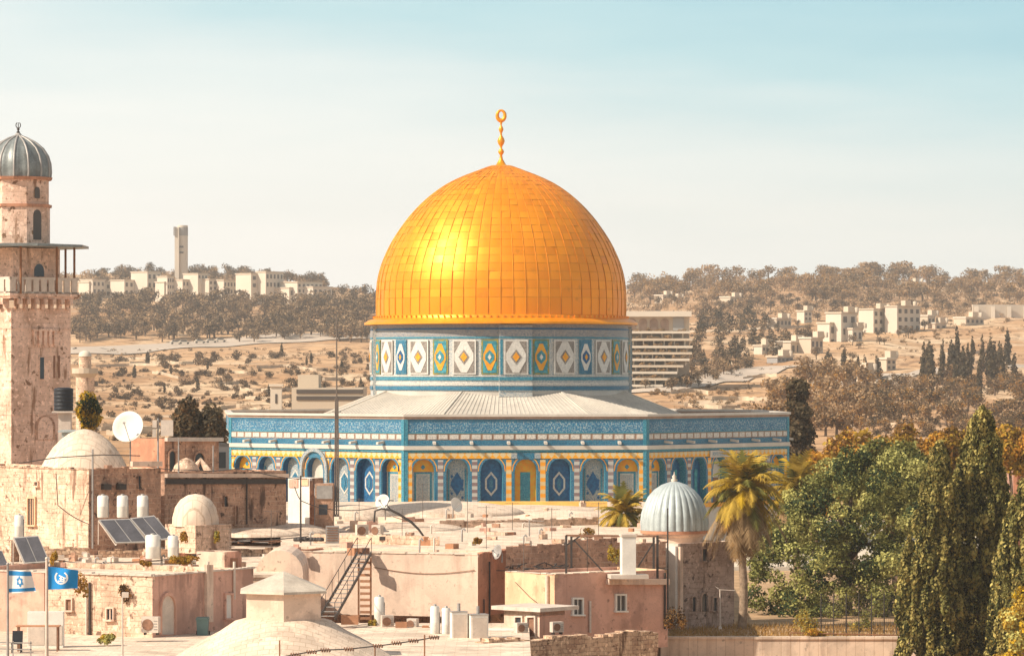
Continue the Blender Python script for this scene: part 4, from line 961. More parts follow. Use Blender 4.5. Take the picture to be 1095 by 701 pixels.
def dish(label, px, py, rpx, Y, face, base_row, m='white', ry=None):
    k = Y/F; r_ = rpx*k; c = P(px, py, Y); f = Vector(face).normalized(); t = thing('satellite_dish', label, 'satellite dish', (c.x, c.y, Z(base_row, Y)), 'satellite dishes on the roofs')
    q = Vector((0, 0, 1)).rotation_difference(f); mb = MB(); mb.lathe([(0, 0), (r_*.35, r_*.03), (r_*.7, r_*.12), (r_, r_*.26), (r_*1.02, r_*.25), (r_*.7, r_*.09), (r_*.35, -.02), (.01, -.03)], (0, 0, 0), 28, 0, cap=False)
    mb.v = [tuple(c+q @ Vector(v)) for v in mb.v]; mb.build('reflector', M[m], t)
    mb = MB(); tip = c+f*r_*.95; mb.bar(c+q @ Vector((0, -r_*.95, r_*.24)), tip, .035); mb.obox(tip-Vector((.07, .07, .06)), (.14, 0, 0), (0, .14, 0), (0, 0, .12)); mb.build('feed_arm', M['metal'], t)
    mb = MB(); mb.tube([c-f*.04, c-f*.25, Vector((c.x-f.x*.25, c.y-f.y*.25, Z(base_row, Y)))], .05, 8); mb.build('mast', M['metal'], t)
def aircon(label, px, py, wpx, hpx, Y, ang=0, on_wall=False):
    k = Y/F; w_, h_ = wpx*k, hpx*k; c = P(px, py, Y); t = thing('air_conditioner', label, 'air conditioner', (c.x, c.y, c.z-h_/2), 'air conditioner units')
    u = rz(Vector((1, 0, 0)), R(ang)); n = rz(Vector((0, -1, 0)), R(ang)); o = c-u*w_/2-UP*h_/2
    mb = MB(); mb.obox(o-n*.38, u*w_, n*.38, UP*h_); mb.build('casing', M['offwhite'], t)
    mb = MB(); fc = c-u*w_*.12; r_ = h_*.36; pts = [fc+n*.004+u*r_*math.cos(R(20*i))+UP*r_*math.sin(R(20*i)) for i in range(18)]
    mb.add(pts+[p_+n*.03 for p_ in pts], [tuple(range(18, 36))]+[(i, (i+1) % 18, (i+1) % 18+18, i+18) for i in range(18)]); mb.build('fan_grille', M['wood'], t)
    mb = MB()
    for i in range(4): mb.obox(o+u*w_*.74+UP*h_*(.2+.17*i)+n*.002, u*w_*.2, n*.02, UP*h_*.06)
    mb.build('louvre', M['metal'], t)
    mb = MB()
    for s_ in (.12, .84): mb.obox(o+u*w_*s_-n*.36-UP*.12, u*.06, n*.3, UP*.118)
    mb.build('bracket', M['dark'], t)
dish('large white satellite dish beside the whitewashed dome', 138, 457, 17, 229, (-.25, -1, .35), 500)
dish('white dish on roof hut stand below tiled arcade', 410, 537, 8.5, 245, (-.5, -.9, .3), 556)
dish('white dish with shaded bowl at the foot of the tiled arcade', 487, 540, 8, 255, (.75, -.75, .35), 553)
dish('weathered grey dish on the corner of the rust coloured wall', 533, 590, 8, 211.5, (-.85, -.6, .25), 601, 'metal')
dish('small white dish lying low right of the arcade yellow ledge', 607, 552, 7, 262, (-.1, -.5, .9), 560)
t = thing('antenna_mast', 'white panel antennas on a thin mast behind the brown house', 'antenna', (X(167, 236), 236, Z(512, 236)))
mb = MB(); mb.tube([P(169, 520, 236), P(169, 447, 236)], .06, 8); mb.build('mast', M['metal'], t)
for i, (a, b, y0, y1) in enumerate(((163, 167.5, 449, 457), (163, 167, 459, 467), (172, 185, 449, 466))):
    mb = MB(); mb.obox(P(a, y1, 235.8), (X(b, 236)-X(a, 236), 0, 0), (0, .18, 0), (0, 0, Z(y0, 236)-Z(y1, 236))); mb.build('antenna_panel', M['offwhite'], t)
t = thing('roof_tank', 'ribbed black water tank on a white stand beside the tall minaret', 'water tank', (X(68, 240), 240, Z(476, 240)))
z5 = lambda r_: Z(r_, 240); c5 = (X(68, 240), 240, 0); mb = MB(); r5 = 10.5*240/F
pr5 = []
for i in range(6):
    y_ = 439-i*4; pr5 += [(r5*.95, z5(y_)), (r5, z5(y_-.8)), (r5, z5(y_-3.2)), (r5*.95, z5(y_-4))]
mb.lathe(pr5+[(r5*.5, z5(414))], c5, 24, 0); mb.build('body', M['black_plastic'], t)
mb = MB(); mb.box((c5[0]+.1, 240, z5(480)), (.78, .78, z5(440)-z5(480))); mb.box((c5[0], 240, z5(441)), (1.35, 1.35, .1)); mb.build('stand', M['offwhite'], t)
mb = MB(); mb.obox(P(62, 462, 233), (1.75, 0, 0), (0, 2.2, 0), (0, 0, .12)); mb.obox(P(66, 484, 233.5), (1.3, 0, 0), (0, 1.5, 0), (0, 0, Z(462.5, 233)-Z(484, 233.5)))
tag(mb.build('roof_hatch', M['lead_pale'], at=P(66, 484, 233.5)), 'pale grey roof hatch between black tank and whitewashed dome', 'hatch')
for i, (px_, lb) in enumerate(((110, 'leftmost of three white boiler tanks above solar panels'), (131, 'middle one of three white boiler tanks above solar panels'), (152.5, 'rightmost of three white boiler tanks above solar panels'))):
    tank(lb, px_, 529, 553, 12, 213.5)
collector('left half of the tilted solar panel pair under three boiler tanks', [(105, 555), (137, 554), (158, 579), (124, 580)], 211)
collector('right half of the tilted solar panel pair under three boiler tanks', [(139, 553.5), (168, 552), (186, 575), (160, 578)], 211)
tank('stout white tank on pale roof before the little stone dome', 163.5, 571, 597, 16, 206); tank('slim white tank with blue mark beside the stout roof tank', 185, 572, 597, 11.5, 206)
tank('white boiler tank above the solar panel by the flags', 20.5, 550, 574, 10, 206)
collector('solar panel with bright frame directly above the blue flag', [(14, 574), (38, 574), (53, 600), (26, 602)], 203)
collector('solar panel cut by the left photo edge above the star flag', [(-16, 589), (-2, 589), (10, 606), (-8, 607)], 203)
# flags
def flag(name, label, px0, wt, wb, y0, y1, Y, emblem):
    k = Y/F; H = (y1-y0)*k; NXs, NZs = 26, 20; o = P(px0, y0, Y)
    def pt(s_, t_, off=0):
        w_ = (wt+(wb-wt)*t_)*k; x_ = s_*w_; sag = (.10*s_**1.4)*H*(1-.45*t_)*1.6 if emblem == 'round' else .05*H*s_
        return o+Vector((x_, .10*math.sin(s_*7+t_*1.5)*s_**.6+off, -t_*H*(1-.08*s_)-sag*(1-t_*.7)))
    mb = MB()
    for i in range(NXs+1):
        for j in range(NZs+1): mb.v.append(tuple(pt(i/NXs, j/NZs)))
    for i in range(NXs):
        for j in range(NZs):
            a = i*(NZs+1)+j; mb.f.append((a, a+1, a+NZs+2, a+NZs+1)); mb.s.append(True)
            mb.m.append(1 if (emblem == 'star' and j in (1, 2, 3, 4, 16, 17, 18)) else 0)
    def ribbon(p, q, wd, m, cyc=None):
        for off in (-.008, .008):
            n_ = 6; L = []
            d = (q[0]-p[0], q[1]-p[1]); l = math.hypot(*d); nx, ny = -d[1]/l*wd, d[0]/l*wd
            for i in range(n_+1): 
                f = i/n_; x_, z_ = p[0]+d[0]*f, p[1]+d[1]*f; L.append((pt(x_+nx, z_+ny*1.25, off), pt(x_-nx, z_-ny*1.25, off)))
            for (a, b), (c, d2) in zip(L, L[1:]): mb.quad(a, b, d2, c, m)
    if emblem == 'star':
        for rot in (90, -90):
            v = [(.47+.15*math.cos(R(rot+120*i))*.9, .5-.24*math.sin(R(rot+120*i))) for i in range(3)]
            for i in range(3): ribbon(v[i], v[(i+1) % 3], .018, 1)
        mats = [M['flag_white'], M['flag_blue']]
    else:
        ring = [(.45+.21*math.cos(R(15*i)), .46+.29*math.sin(R(15*i))) for i in range(-4, 16)]
        for a, b in zip(ring, ring[1:]): ribbon(a, b, .028, 1)
        for a, b in (((.36, .36), (.62, .50)), ((.38, .50), (.58, .58)), ((.34, .62), (.60, .66)), ((.62, .44), (.66, .32)), ((.44, .40), (.44, .60)), ((.54, .44), (.54, .64))): ribbon(a, b, .022, 1)
        mats = [M['blue_cloth'], M['flag_white']]
    return tag(mb.build(name, mats, at=o), label, 'flag')
flag('flag', 'white flag with two blue stripes and a six pointed star outline', 8.5, 24, 30, 608.5, 634, 140, 'star')
flag('flag', 'bright blue flag with a round white emblem on the taller pole', 51.5, 32, 31, 605.5, 630, 140, 'round')
def ball(mb, a, b): mb.lathe([(.02, -.02), (.07, .03), (.05, .09), (.0, .11)], b, 10)
pole('flagpole', 'grey pole flying the white star flag', 'flagpole', 8.3, 604, 716, 140, .05, 'metal', ball); pole('flagpole', 'thicker pale pole flying the bright blue flag', 'flagpole', 50, 598, 716, 140, .062, 'offwhite', ball)
# courtyard at the lower left
t = thing('table', 'long rust brown table against the courtyard house wall', 'table', (X(40, 181), 181, CZ-13.6)); zt_ = Z(668, 181)
mb = MB(); mb.box((X(41, 181), 181, zt_-.06), (2.1, .7, .06)); mb.build('table_top', M['terracotta'], t)
for a in (-.95, .95):
    for b in (-.28, .28): mb = MB(); mb.box((X(41, 181)+a, 181+b, CZ-13.6), (.07, .07, zt_-.062-CZ+13.6)); mb.build('leg', M['wood'], t)
t = thing('cabinet', 'white cabinet standing behind the rust brown table', 'cabinet', (X(48, 183), 183.6, CZ-13.6)); mb = MB()
mb.box((X(48, 183), 183.4, CZ-13.6), (1.75, .6, Z(654, 183)-CZ+13.6)); mb.build('body', M['white'], t)
for s_ in (-1, 1): mb = MB(); mb.box((X(48, 183)+s_*.43, 183.085, CZ-13.45), (.8, .02, .95)); mb.build('door', M['offwhite'], t)
t = thing('chair', 'black plastic chair at left end of the rust brown table', 'chair', (X(18, 180), 180, CZ-13.6)); c = Vector((X(18, 180), 180, CZ-13.6))
mb = MB(); mb.box(c+UP*.42, (.5, .5, .06)); mb.build('seat', M['black_plastic'], t); mb = MB(); mb.obox(c+Vector((-.25, .2, .48)), (.5, 0, 0), (0, .06, 0), (0, .1, .55)); mb.build('backrest', M['black_plastic'], t)
for a in (-.21, .21):
    for b in (-.21, .21): mb = MB(); mb.box(c+Vector((a, b, 0)), (.05, .05, .42)); mb.build('leg', M['black_plastic'], t)
mb = MB(); zz = CZ-13.6
for r0 in (686, 693): mb.bar(P(-12, r0, 172), P(34, r0+1, 172), .05)
for px_ in (-8, 14, 33): mb.bar(P(px_, 685, 172), Vector((X(px_, 172), 172, zz)), .05)
tag(mb.build('handrail', M['metal'], at=P(10, 700, 172)), 'low grey tubular handrail at the lower left corner', 'handrail')
def bin_(): 
    t = thing('rubbish_bin', 'grey green wheeled bin against the pink wall', 'bin', (X(218.5, 193), 192.0, CZ-13.6)); c = Vector((X(218.5, 193), 192, CZ-13.6))
    mb = MB(); mb.prism([(-.26, 0), (.26, 0), (.31, .80), (-.31, .80)], c+Vector((0, .3, 0)), (1, 0, 0), (0, 0, 1), (0, -.6, 0)); mb.build('body', M['green_plastic'], t)
    mb = MB(); mb.prism([(-.34, .802), (.34, .802), (.30, .92), (-.3, .92)], c+Vector((0, .34, 0)), (1, 0, 0), (0, 0, 1), (0, -.7, 0)); mb.build('lid', M['green_plastic'], t)
    for s_ in (-1, 1): mb = MB(); mb.tube([c+Vector((s_*.32-.03, .25, .1)), c+Vector((s_*.32+.03, .25, .1))], .1, 12); mb.build('wheel', M['black_plastic'], t)
bin_()
aircon('white air conditioner by the arched door of the pink wall', 160, 667.5, 19, 17, 187, -14)
def floodlight(mb, a, b): mb.obox(b+Vector((-.02, -.1, -.1)), (.3, 0, 0), (0, .2, 0), (0, 0, .24))
pole('floodlight_pole', 'thin pole with small floodlight before the rubble stone wall', 'light pole', 131, 636, 704, 172, .04, 'offwhite', floodlight)
pole('roof_pole', 'tall dark pole above the small cluster of roof cables', 'pole', 321.5, 508, 600, 226, .055, 'dark', lambda mb, a, b: mb.bar(b+Vector((-.4, 0, -.2)), b+Vector((.4, 0, -.2)), .05))
def mastx(mb, a, b):
    for r0 in (349, 352, 440, 468, 480): mb.bar(Vector((a.x-.28, a.y, Z(r0, 240))), Vector((a.x+.28, a.y, Z(r0, 240))), .05)
    for i in range(14): mb.bar(Vector((a.x-.12, a.y, Z(540-i*8, 240))), Vector((a.x+.12, a.y, Z(532-i*8, 240))), .03)
    for s_ in (-.13, .13): mb.tube([Vector((a.x+s_, a.y, a.z)), Vector((a.x+s_*.6, a.y, Z(425, 240)))], .045, 6)
pole('radio_mast', 'very tall thin dark lattice mast rising before the tiled shrine', 'mast', 360, 336, 552, 240, .05, 'rust_grey', mastx)
for px_, y0, y1, Y_, lb in ((228, 476, 512, 238, 'thin grey pole right of the antenna panels at the dark arches'), (191, 468, 512, 237, 'thin grey pole left of the second dark arch'), (566, 556, 578, 235, 'short bent antenna pole on the pale roof'), (770, 630, 672, 228, 'slim white garden post before the tomb windows')):
    pole('pole', lb, 'pole', px_, y0, y1, Y_, .05, 'offwhite' if px_ == 770 else 'metal', (lambda mb, a, b: (mb.bar(b, b+Vector((.9, 0, -.05)), .04), mb.bar(b, b+Vector((-.3, 0, .2)), .03))) if px_ in (566, 770) else None)
pole('pole', 'tall dark pole standing at the corner of the pink house and tomb', 'pole', 714, 543, 668, 206, .05, 'dark')
mb = MB(); Y_ = 228
mb.tube([P(400, 558, Y_), P(401, 546, Y_), P(408, 543.5, Y_), P(418, 545, Y_), P(426, 549, Y_), P(440, 558, Y_), P(448, 566, Y_), P(455, 576, Y_)], [.06, .06, .06, .07, .08, .08, .07, .06], 8)
mb.tube([P(418, 545, Y_), P(414, 540, Y_), P(416, 534.5, Y_), P(421, 535, Y_)], .04, 6)
mb.box(P(462, 591, Y_), (.9, .5, .05)); 
for a in (455, 469): mb.bar(P(a, 592, Y_), P(a, 584, Y_), .05)
boom = mb.build('floodlight_boom', M['dark'], at=P(455, 592, Y_)); tag(boom, 'dark bent floodlight boom with grey lamp head on the pale roof', 'floodlight')
mb = MB(); mb.lathe([(.02, 0), (.36, .04), (.42, .14), (.34, .26), (.15, .34), (0, .36)], P(463, 587.5, Y_), 20); mb.build('lamp_head', M['metal'], boom)
t = thing('vent_box', 'dark slatted metal vent box on the pale roof edge', 'vent', (X(355, 222), 222, Z(580, 222))); mb = MB(); mb.box(P(355.5, 580.5, 222), (.78, .6, Z(562, 222)-Z(580.5, 222))); mb.build('body', M['metal'], t)
for i in range(6): mb = MB(); mb.obox(P(349.5, 578-i*2.7, 221.69), (.66, 0, 0), (0, -.03, 0), (0, 0, .06)); mb.build('slat', M['wood'], t)
aircon('white air conditioner beside the cream roof hut', 388, 567, 13, 13, 229, 20); aircon('second air conditioner in the gap left of the boom', 402, 567, 11, 12, 230, -30)
aircon('air conditioner standing at the foot of the pale wall by red crates', 415, 664, 13, 13, 198, 15); aircon('smaller air conditioner right of the red crates', 440, 667, 11, 12, 198, -20)
mb = MB(); mb.box(P(413, 577, 224), (.8, .6, .22)); mb.box(P(413, 573, 224)+UP*.0, (.5, .4, .12)); tag(mb.build('roof_box', M['dark'], at=P(413, 577, 224)), 'low dark cable box lying on the pale roof', 'box')
# steel stair and rusty ladder
t = thing('steel_stair', 'dark steel stair with handrails climbing the pale wall', 'stair', (X(350, 197), 197, CZ-13.6))
a0, a1 = P(341, 661, 196), P(382, 591, 206); b0, b1 = P(358, 661, 196), P(397, 591, 206)
for p0, p1 in ((a0, a1), (b0, b1)):
    mb = MB(); mb.bar(p0, p1, .05, .2); mb.build('stringer', M['dark'], t)
    mb = MB(); h = UP*.85; mb.tube([p0+UP*.0, p0+h, p1+h, p1], .022, 6)
    for i in range(1, 6): q_ = p0.lerp(p1, i/6); mb.tube([q_, q_+h], .016, 5)
    mb.build('handrail', M['dark'], t)
for i in range(15):
    f = (i+.5)/15; p0, p1 = a0.lerp(a1, f), b0.lerp(b1, f); mb = MB(); mb.obox(p0+Vector((.03, -.13, 0)), p1-p0-Vector((.06, 0, 0)), (0, .26, 0), (0, 0, .035)); mb.build('tread', M['metal'], t)
t = thing('ladder', 'rusty red upright ladder with broad rungs beside the steel stair', 'ladder', (X(389, 205), 205, CZ-13.6))
for px_ in (383.5, 396.5): mb = MB(); mb.bar(P(px_, 664, 205), P(px_, 596, 205), .12, .1); mb.build('rail', M['rust'], t)
for i in range(10): mb = MB(); mb.obox(P(385, 662-i*6.6, 204.96), (.56, 0, 0), (0, .12, 0), (0, 0, .14)); mb.build('rung', M['terracotta'], t)
for i, (px_, y_, w_, lb) in enumerate(((374, 661, .9, 'wide red crate under the steel stair'), (429, 668, .6, 'red crate between the two wall air conditioners'), (455, 672, .35, 'small red crate left of the white boiler tanks'))):
    Y_ = 197.5; c = P(px_, y_+6, Y_); mb = MB()
    mb.obox(c+Vector((-w_/2, -.25, 0)), (w_, 0, 0), (0, .5, 0), (0, 0, .05))
    for dy in (-.25, .22): mb.obox(c+Vector((-w_/2, dy, .052)), (w_, 0, 0), (0, .03, 0), (0, 0, .42))
    for dx in (-w_/2, w_/2-.03): mb.obox(c+Vector((dx, -.218, .052)), (.03, 0, 0), (0, .436, 0), (0, 0, .42))
    tag(mb.build('crate', M['terracotta'], at=c), lb, 'crate')
tank('tall white boiler tank right of the rusty ladder', 405.5, 637, 670, 11, 200)
for px_, y0, y1, w_, lb in ((465, 647, 683, 10, 'leftmost and tallest white boiler tank by the rust wall'), (477, 649, 686, 10, 'white boiler tank between the tallest one and the pale cupboard'), ):
    tank(lb, px_, y0, y1, w_, 193)
for px_, y0, y1, w_, dpt, lb in ((490.5, 654, 688, 17, .5, 'squat white metal cupboard beside the boiler tanks'), (511, 657, 697, 19, .8, 'tall white metal cupboard nearest the rubble wall')):
    Y_ = 190; t = thing('metal_cupboard', lb, 'cupboard', (X(px_, Y_), Y_, Z(y1, Y_))); c = P(px_, y1, Y_); wm = w_*Y_/F; H = Z(y0, Y_)-Z(y1, Y_)
    mb = MB(); mb.box(c, (wm, dpt, H), R(14)); mb.build('body', M['white'], t)
    u, n = rz((1, 0, 0), R(14)), rz((0, -1, 0), R(14)); mb = MB(); mb.obox(c+n*(dpt/2+.003)-u*wm*.42+UP*H*.06, u*wm*.84, n*.02, UP*H*.88); mb.build('door', M['offwhite'], t)
    mb = MB(); mb.box(c+UP*(H+.003), (wm*1.06, dpt*1.06, .05), R(14)); mb.tube([c+UP*(H+.06), c+UP*(H+.45)], .09, 10); mb.build('vent_pipe', M['metal'], t)
mb = MB(); mb.box(P(470, 692, 188), (1.6, .7, .08)); mb.box(P(470, 695, 188), (1.4, .5, .09)); tag(mb.build('pallet', M['wood'], at=P(470, 695, 188)), 'dark low pallet on the ground before the boiler tanks', 'pallet')
# wire fence with spiral clamps along the bottom
t = thing('wire_fence', 'sagging barbed wire fence with coiled clamps along the bottom edge', 'fence', P(400, 706, 160))
wp = [P(300, 702, 160), P(328, 697, 160), P(345, 694.5, 160), P(372, 693.5, 160), P(404, 690, 160), P(430, 686.5, 160), P(452, 683, 160), P(470, 680, 160)]
mb = MB(); mb.tube(wp, .03, 6); mb.build('wire', M['dark'], t)
for px_, py_ in ((316, 699.5), (333, 696.5), (348, 694.5), (373, 693.5), (404, 690), (424, 687), (442, 684.5), (464, 681)):
    mb = MB(); c = P(px_, py_, 160); mb.tube([c+Vector(((i/24-.5)*.42, .09*math.cos(i*1.05), .085*math.sin(i*1.05))) for i in range(25)], .022, 5); mb.build('coil', M['wood'], t)
for px_, y0 in ((299, 684), (454, 678), (401, 692)): mb = MB(); mb.tube([P(px_, 712, 160), P(px_, y0, 160)], .035, 6); mb.build('post', M['rust'], t)
# rooftop steel frame, chimney pier, washing things
t = thing('pergola', 'dark rusty steel pergola frame on the pink house roof', 'pergola', (X(655, 206), 206, CZ-11.2))
zz = Z(614, 206)
for px_, Y_ in ((605.5, 206), (611, 210), (703, 206), (699, 210)): mb = MB(); mb.bar(Vector((X(px_, Y_), Y_, zz-.2)), P(px_, 572, Y_), .13); mb.build('post', M['dark'], t)
for a, b in ((P(605, 572, 206), P(704, 573, 206)), (P(611, 573, 210), P(699, 573, 210))): mb = MB(); mb.bar(a, b, .07, .1); mb.build('beam', M['wood'], t)
for a, b in ((P(614, 577, 206), P(646, 612, 206)), (P(700, 578, 206), P(682, 606, 206)), (P(605, 583, 206), P(620, 573, 206))): mb = MB(); mb.bar(a, b, .08); mb.build('brace', M['dark'], t)
t = thing('chimney', 'plain white square chimney pier on the pink house roof', 'chimney', (X(671.5, 204.8), 204.8, Z(613, 204.8))); c = P(671.5, 613.5, 204.8)
mb = MB(); mb.box(c, (.76, .76, Z(573, 204.8)-c.z), R(8)); mb.build('shaft', M['white'], t); mb = MB(); mb.box(c+UP*(Z(573, 204.8)-c.z+.002), (.86, .86, .12), R(8)); mb.build('cap', M['offwhite'], t); mb = MB(); mb.box(c-UP*.22, (2.1, 1.2, .215), R(8)); mb.build('base', M['offwhite'], t)
mb = MB(); rr = random.Random(4)
for i in range(46):
    a = P(541+rr.random()*64, 604+rr.random()*7, 210+rr.random()*2); mb.bar(a, a+Vector((rr.uniform(-.7, .7), rr.uniform(-.3, .3), rr.uniform(-.1, .22))), .05)
tag(mb.build('scrap_tangle', M['dark'], at=P(572, 611, 211)), 'tangle of dark scrap rods along the ochre house roof', 'scrap', kind='stuff')
for px_, py_, Y_, lb in ((559, 671, 193.5, 'white wall fan unit under the porch slab roof'), (597, 670, 196, 'dark fan unit between porch room and pink wall')):
    aircon(lb, px_, py_, 13, 11, Y_, 25)
# cables and hoses on the roofs
for i, (pts, Y_, lb) in enumerate((([(470, 556), (500, 560), (540, 563), (600, 560)], 262, 'long grey hose lying across the pale vaulted roof'), ([(20, 495), (60, 489), (110, 486), (150, 487)], 221, 'thin cable drooping across the whitewashed house front'), ([(200, 577), (240, 574), (280, 578), (330, 573)], 224, 'dark hose line on the roof beyond the pink house'))):
    mb = MB(); mb.tube([P(a, b, Y_) for a, b in pts], .035, 6); tag(mb.build('hose', M['dark'], at=P(*pts[0], Y_)), lb, 'hose')
rr = random.Random(14)
for i in range(26):
    x_ = rr.uniform(218, 292); a = P(x_, 578.5+rr.uniform(-2, 2.5), 228+rr.uniform(-2, 2)); mb = MB(); mb.bar(a, a+Vector((rr.uniform(-1, 1.4), rr.uniform(-.5, .5), rr.uniform(-.03, .12))), rr.uniform(.06, .16), .05)
    tag(mb.build('board', M['wood'] if i % 3 else M['metal'], at=a), 'old grey brown board lying loose before the long brown house', 'board', 'old boards on the roof')
mb = MB()
for i in range(9):
    a = P(317+i*3.3, 578, 219+rr.random()); mb.lathe([(.16, 0), (.2, .1), (.13, .22), (.0, .25)], a+Vector((0, 0, -.02)), 8)
tag(mb.build('cable_drums', M['dark'], at=P(330, 580, 219)), 'row of small dark cable reels at the tall dark pole foot', 'reels')

# ------------------------------------------------------------------ trees and plants
def leafcloud(mb, blobs, n, size, rg, tones=3, out=.7, up=0.0, stretch=1.0, hollow=.5, keep=.72):
    """blobs: (centre, (rx, ry, rz), tone or None); scatters n leaf-sized faces through their outer volume"""
    wts = [(b[1][0]*b[1][1]*b[1][2])**.62 for b in blobs]
    for b in rg.choices(blobs, wts, k=n):
        c, r_, tn = b
        while True:
            d = Vector((rg.gauss(0, 1), rg.gauss(0, 1), rg.gauss(0, 1)))
            if d.length > .01: break
        d.normalize(); f = hollow+(1-hollow)*rg.random()**.6
        f *= 1+.22*noise.noise(d*2.3+Vector(c))
        p = Vector((c[0]+d.x*r_[0]*f, c[1]+d.y*r_[1]*f, c[2]+d.z*r_[2]*f))
        nn = (d*out+Vector((rg.gauss(0, .5), rg.gauss(0, .5), rg.gauss(0, .5)+up))).normalized()
        u = nn.orthogonal().normalized(); v = nn.cross(u); a = rg.random()*6.283
        if stretch != 1: 
            v = (UP-nn*nn.z); v = v.normalized() if v.length > .05 else nn.orthogonal().normalized(); u = nn.cross(v); a = rg.gauss(0, .35)
        u, v = u*math.cos(a)+v*math.sin(a), v*math.cos(a)-u*math.sin(a)
        s_ = size*rg.uniform(.55, 1.3); u = u*s_; v = v*s_*stretch*rg.uniform(.6, 1)
        m = tn if tn is not None and rg.random() < keep else rg.randrange(tones)
        mb.add([p-u*.5, p-v*.5+u*.1, p+u*.5, p+v*.5-u*.1], [(0, 1, 2, 3)], m, False)
def limbs(mb, base, pts, r0, m=0):
    for p_ in pts:
        b = Vector(base); p_ = Vector(p_); q = b.lerp(p_, .5)+Vector((0, 0, (p_-b).length*.12)); mb.tube([b, q, p_], [r0, r0*.6, r0*.2], 6, m)
def near_tree(name, label, cat, base, h, blobs, n, size, leaves, seed, trunk_r=.3, group=None, bark='bark', **kw):
    rg = random.Random(seed); t = thing(name, label, cat, base, group); b = Vector(base)
    tops = [Vector(bb[0]) for bb in rg.sample(blobs, min(9, len(blobs)))]
    mb = MB(); zt = b.z+h*.35; mb.tube([b-UP*.2, b+Vector((.1, 0, h*.18)), Vector((b.x, b.y, zt))], [trunk_r*1.25, trunk_r, trunk_r*.8], 10); limbs(mb, (b.x, b.y, zt-.3), tops, trunk_r*.6); mb.build('trunk', M[bark], t)
    mb = MB(); leafcloud(mb, blobs, n, size, rg, len(leaves), **kw); mb.build('crown', [M[l] for l in leaves], t)
    return t
def blobs_from_outline(rows, Y, rg, n, br, depth=.8, tones=3, ry=.8):
    """rows: (py, px_left, px_right) silhouette spans at depth Y, filled with leafy clumps of about br metres through a rounded body"""
    out = []; rows = sorted(rows); tot = []
    for _ in range(n*40):
        if len(out) >= n: break
        py = rg.uniform(rows[0][0], rows[-1][0])
        for (a, l0, r0), (b, l1, r1) in zip(rows, rows[1:]):
            if a <= py <= b: f = (py-a)/(b-a+1e-9); l, r_ = l0+(l1-l0)*f, r0+(r1-r0)*f; break
        wmax = max(r-l for _, l, r in rows)
        if rg.random() > (r_-l)/wmax: continue
        k = Y/F; hw = (r_-l)*k/2; s_ = br*rg.uniform(.7, 1.25); q = rg.uniform(-1, 1)
        x = (l+r_)/2*k-CX*k+q*max(0, hw-s_*.75)
        dy = -math.sqrt(max(0, 1-q*q))*hw*depth*rg.uniform(.2, 1)*(1 if rg.random() < .75 else -1)
        out.append(((x, Y+dy, Z(py, Y)-0), (s_, s_*ry, s_*rg.uniform(.7, 1)), rg.randrange(tones)))
    return out
rg = random.Random(21)
# big green trees on the right
bl = blobs_from_outline([(484, 905, 945), (500, 874, 1000), (525, 846, 1015), (555, 818, 1018), (590, 800, 1016), (625, 792, 1010), (655, 794, 1005), (672, 800, 990)], 246, rg, 260, .78)
near_tree('broadleaf_tree', 'large leafy green broadleaf tree filling the garden right of the palm', 'tree', (X(905, 246), 247, CZ-16), 10, bl, 72000, .195, ['green', 'green_dark', 'green_lite', 'green', 'green_lite'], 31, .4)
bl = blobs_from_outline([(478, 925, 960), (490, 905, 1000), (520, 900, 1015), (560, 905, 1010)], 262, rg, 36, 1.3)
near_tree('broadleaf_tree', 'paler green tree rising behind the large garden tree', 'tree', (X(960, 262), 263, CZ-16), 11, bl, 15000, .26, ['green', 'green_lite', 'green_lite', 'green_dark'], 32, .35)
def cypress(label, rows, Y, base_py, n, br, seed, leaves, size=.26, cnt=26000):
    r2 = random.Random(seed); bl = [((c[0], c[1], c[2]), (r_[0]*.62, r_[1]*.62, r_[2]*2.3), tn) for c, r_, tn in blobs_from_outline(rows, Y, r2, n, br, .75, len(leaves))]
    xm = X(sum((rows[-1][1], rows[-1][2]))/2, Y)
    return near_tree('cypress_tree', label, 'tree', (xm, Y, CZ-16.3), 9, bl, cnt, size, leaves, seed, .35, out=.8, stretch=1.9, hollow=.45, keep=.4)
CL = ['cyp', 'cyp_dark', 'cyp_lite', 'cyp', 'cyp_lite']
cypress('tallest dense olive cypress with pointed top at the right', [(438, 1047, 1057), (452, 1037, 1064), (480, 1024, 1074), (520, 1010, 1078), (570, 992, 1080), (640, 984, 1084), (720, 980, 1088)], 216, 720, 430, .42, 41, CL, .155, 80000)
cypress('slightly shorter olive cypress leaning left of the tallest one', [(474, 1001, 1008), (492, 990, 1018), (530, 980, 1026), (580, 966, 1030), (640, 955, 1034), (720, 950, 1040)], 214, 720, 300, .42, 42, CL, .155, 56000)
cypress('bulky olive cypress cut by the right photo edge', [(520, 1086, 1110), (545, 1074, 1130), (600, 1060, 1145), (660, 1052, 1150), (720, 1050, 1150)], 211, 720, 220, .46, 43, CL, .155, 42000)
cypress('broad olive cypress standing behind between the tallest and the cut one', [(506, 1066, 1074), (530, 1058, 1084), (580, 1046, 1092), (650, 1036, 1096), (720, 1030, 1098)], 222, 720, 150, .46, 46, CL, .17, 28000)
bl = blobs_from_outline([(632, 1085, 1110), (650, 1070, 1125), (690, 1062, 1130), (715, 1060, 1130)], 195, rg, 34, .55)
near_tree('shrub', 'bright yellow green bush in the lower right corner', 'shrub', (X(1092, 195), 195.4, CZ-16.5), 3, bl, 7000, .17, ['palm', 'yellow', 'green_lite', 'gold_leaf'], 44, .12)
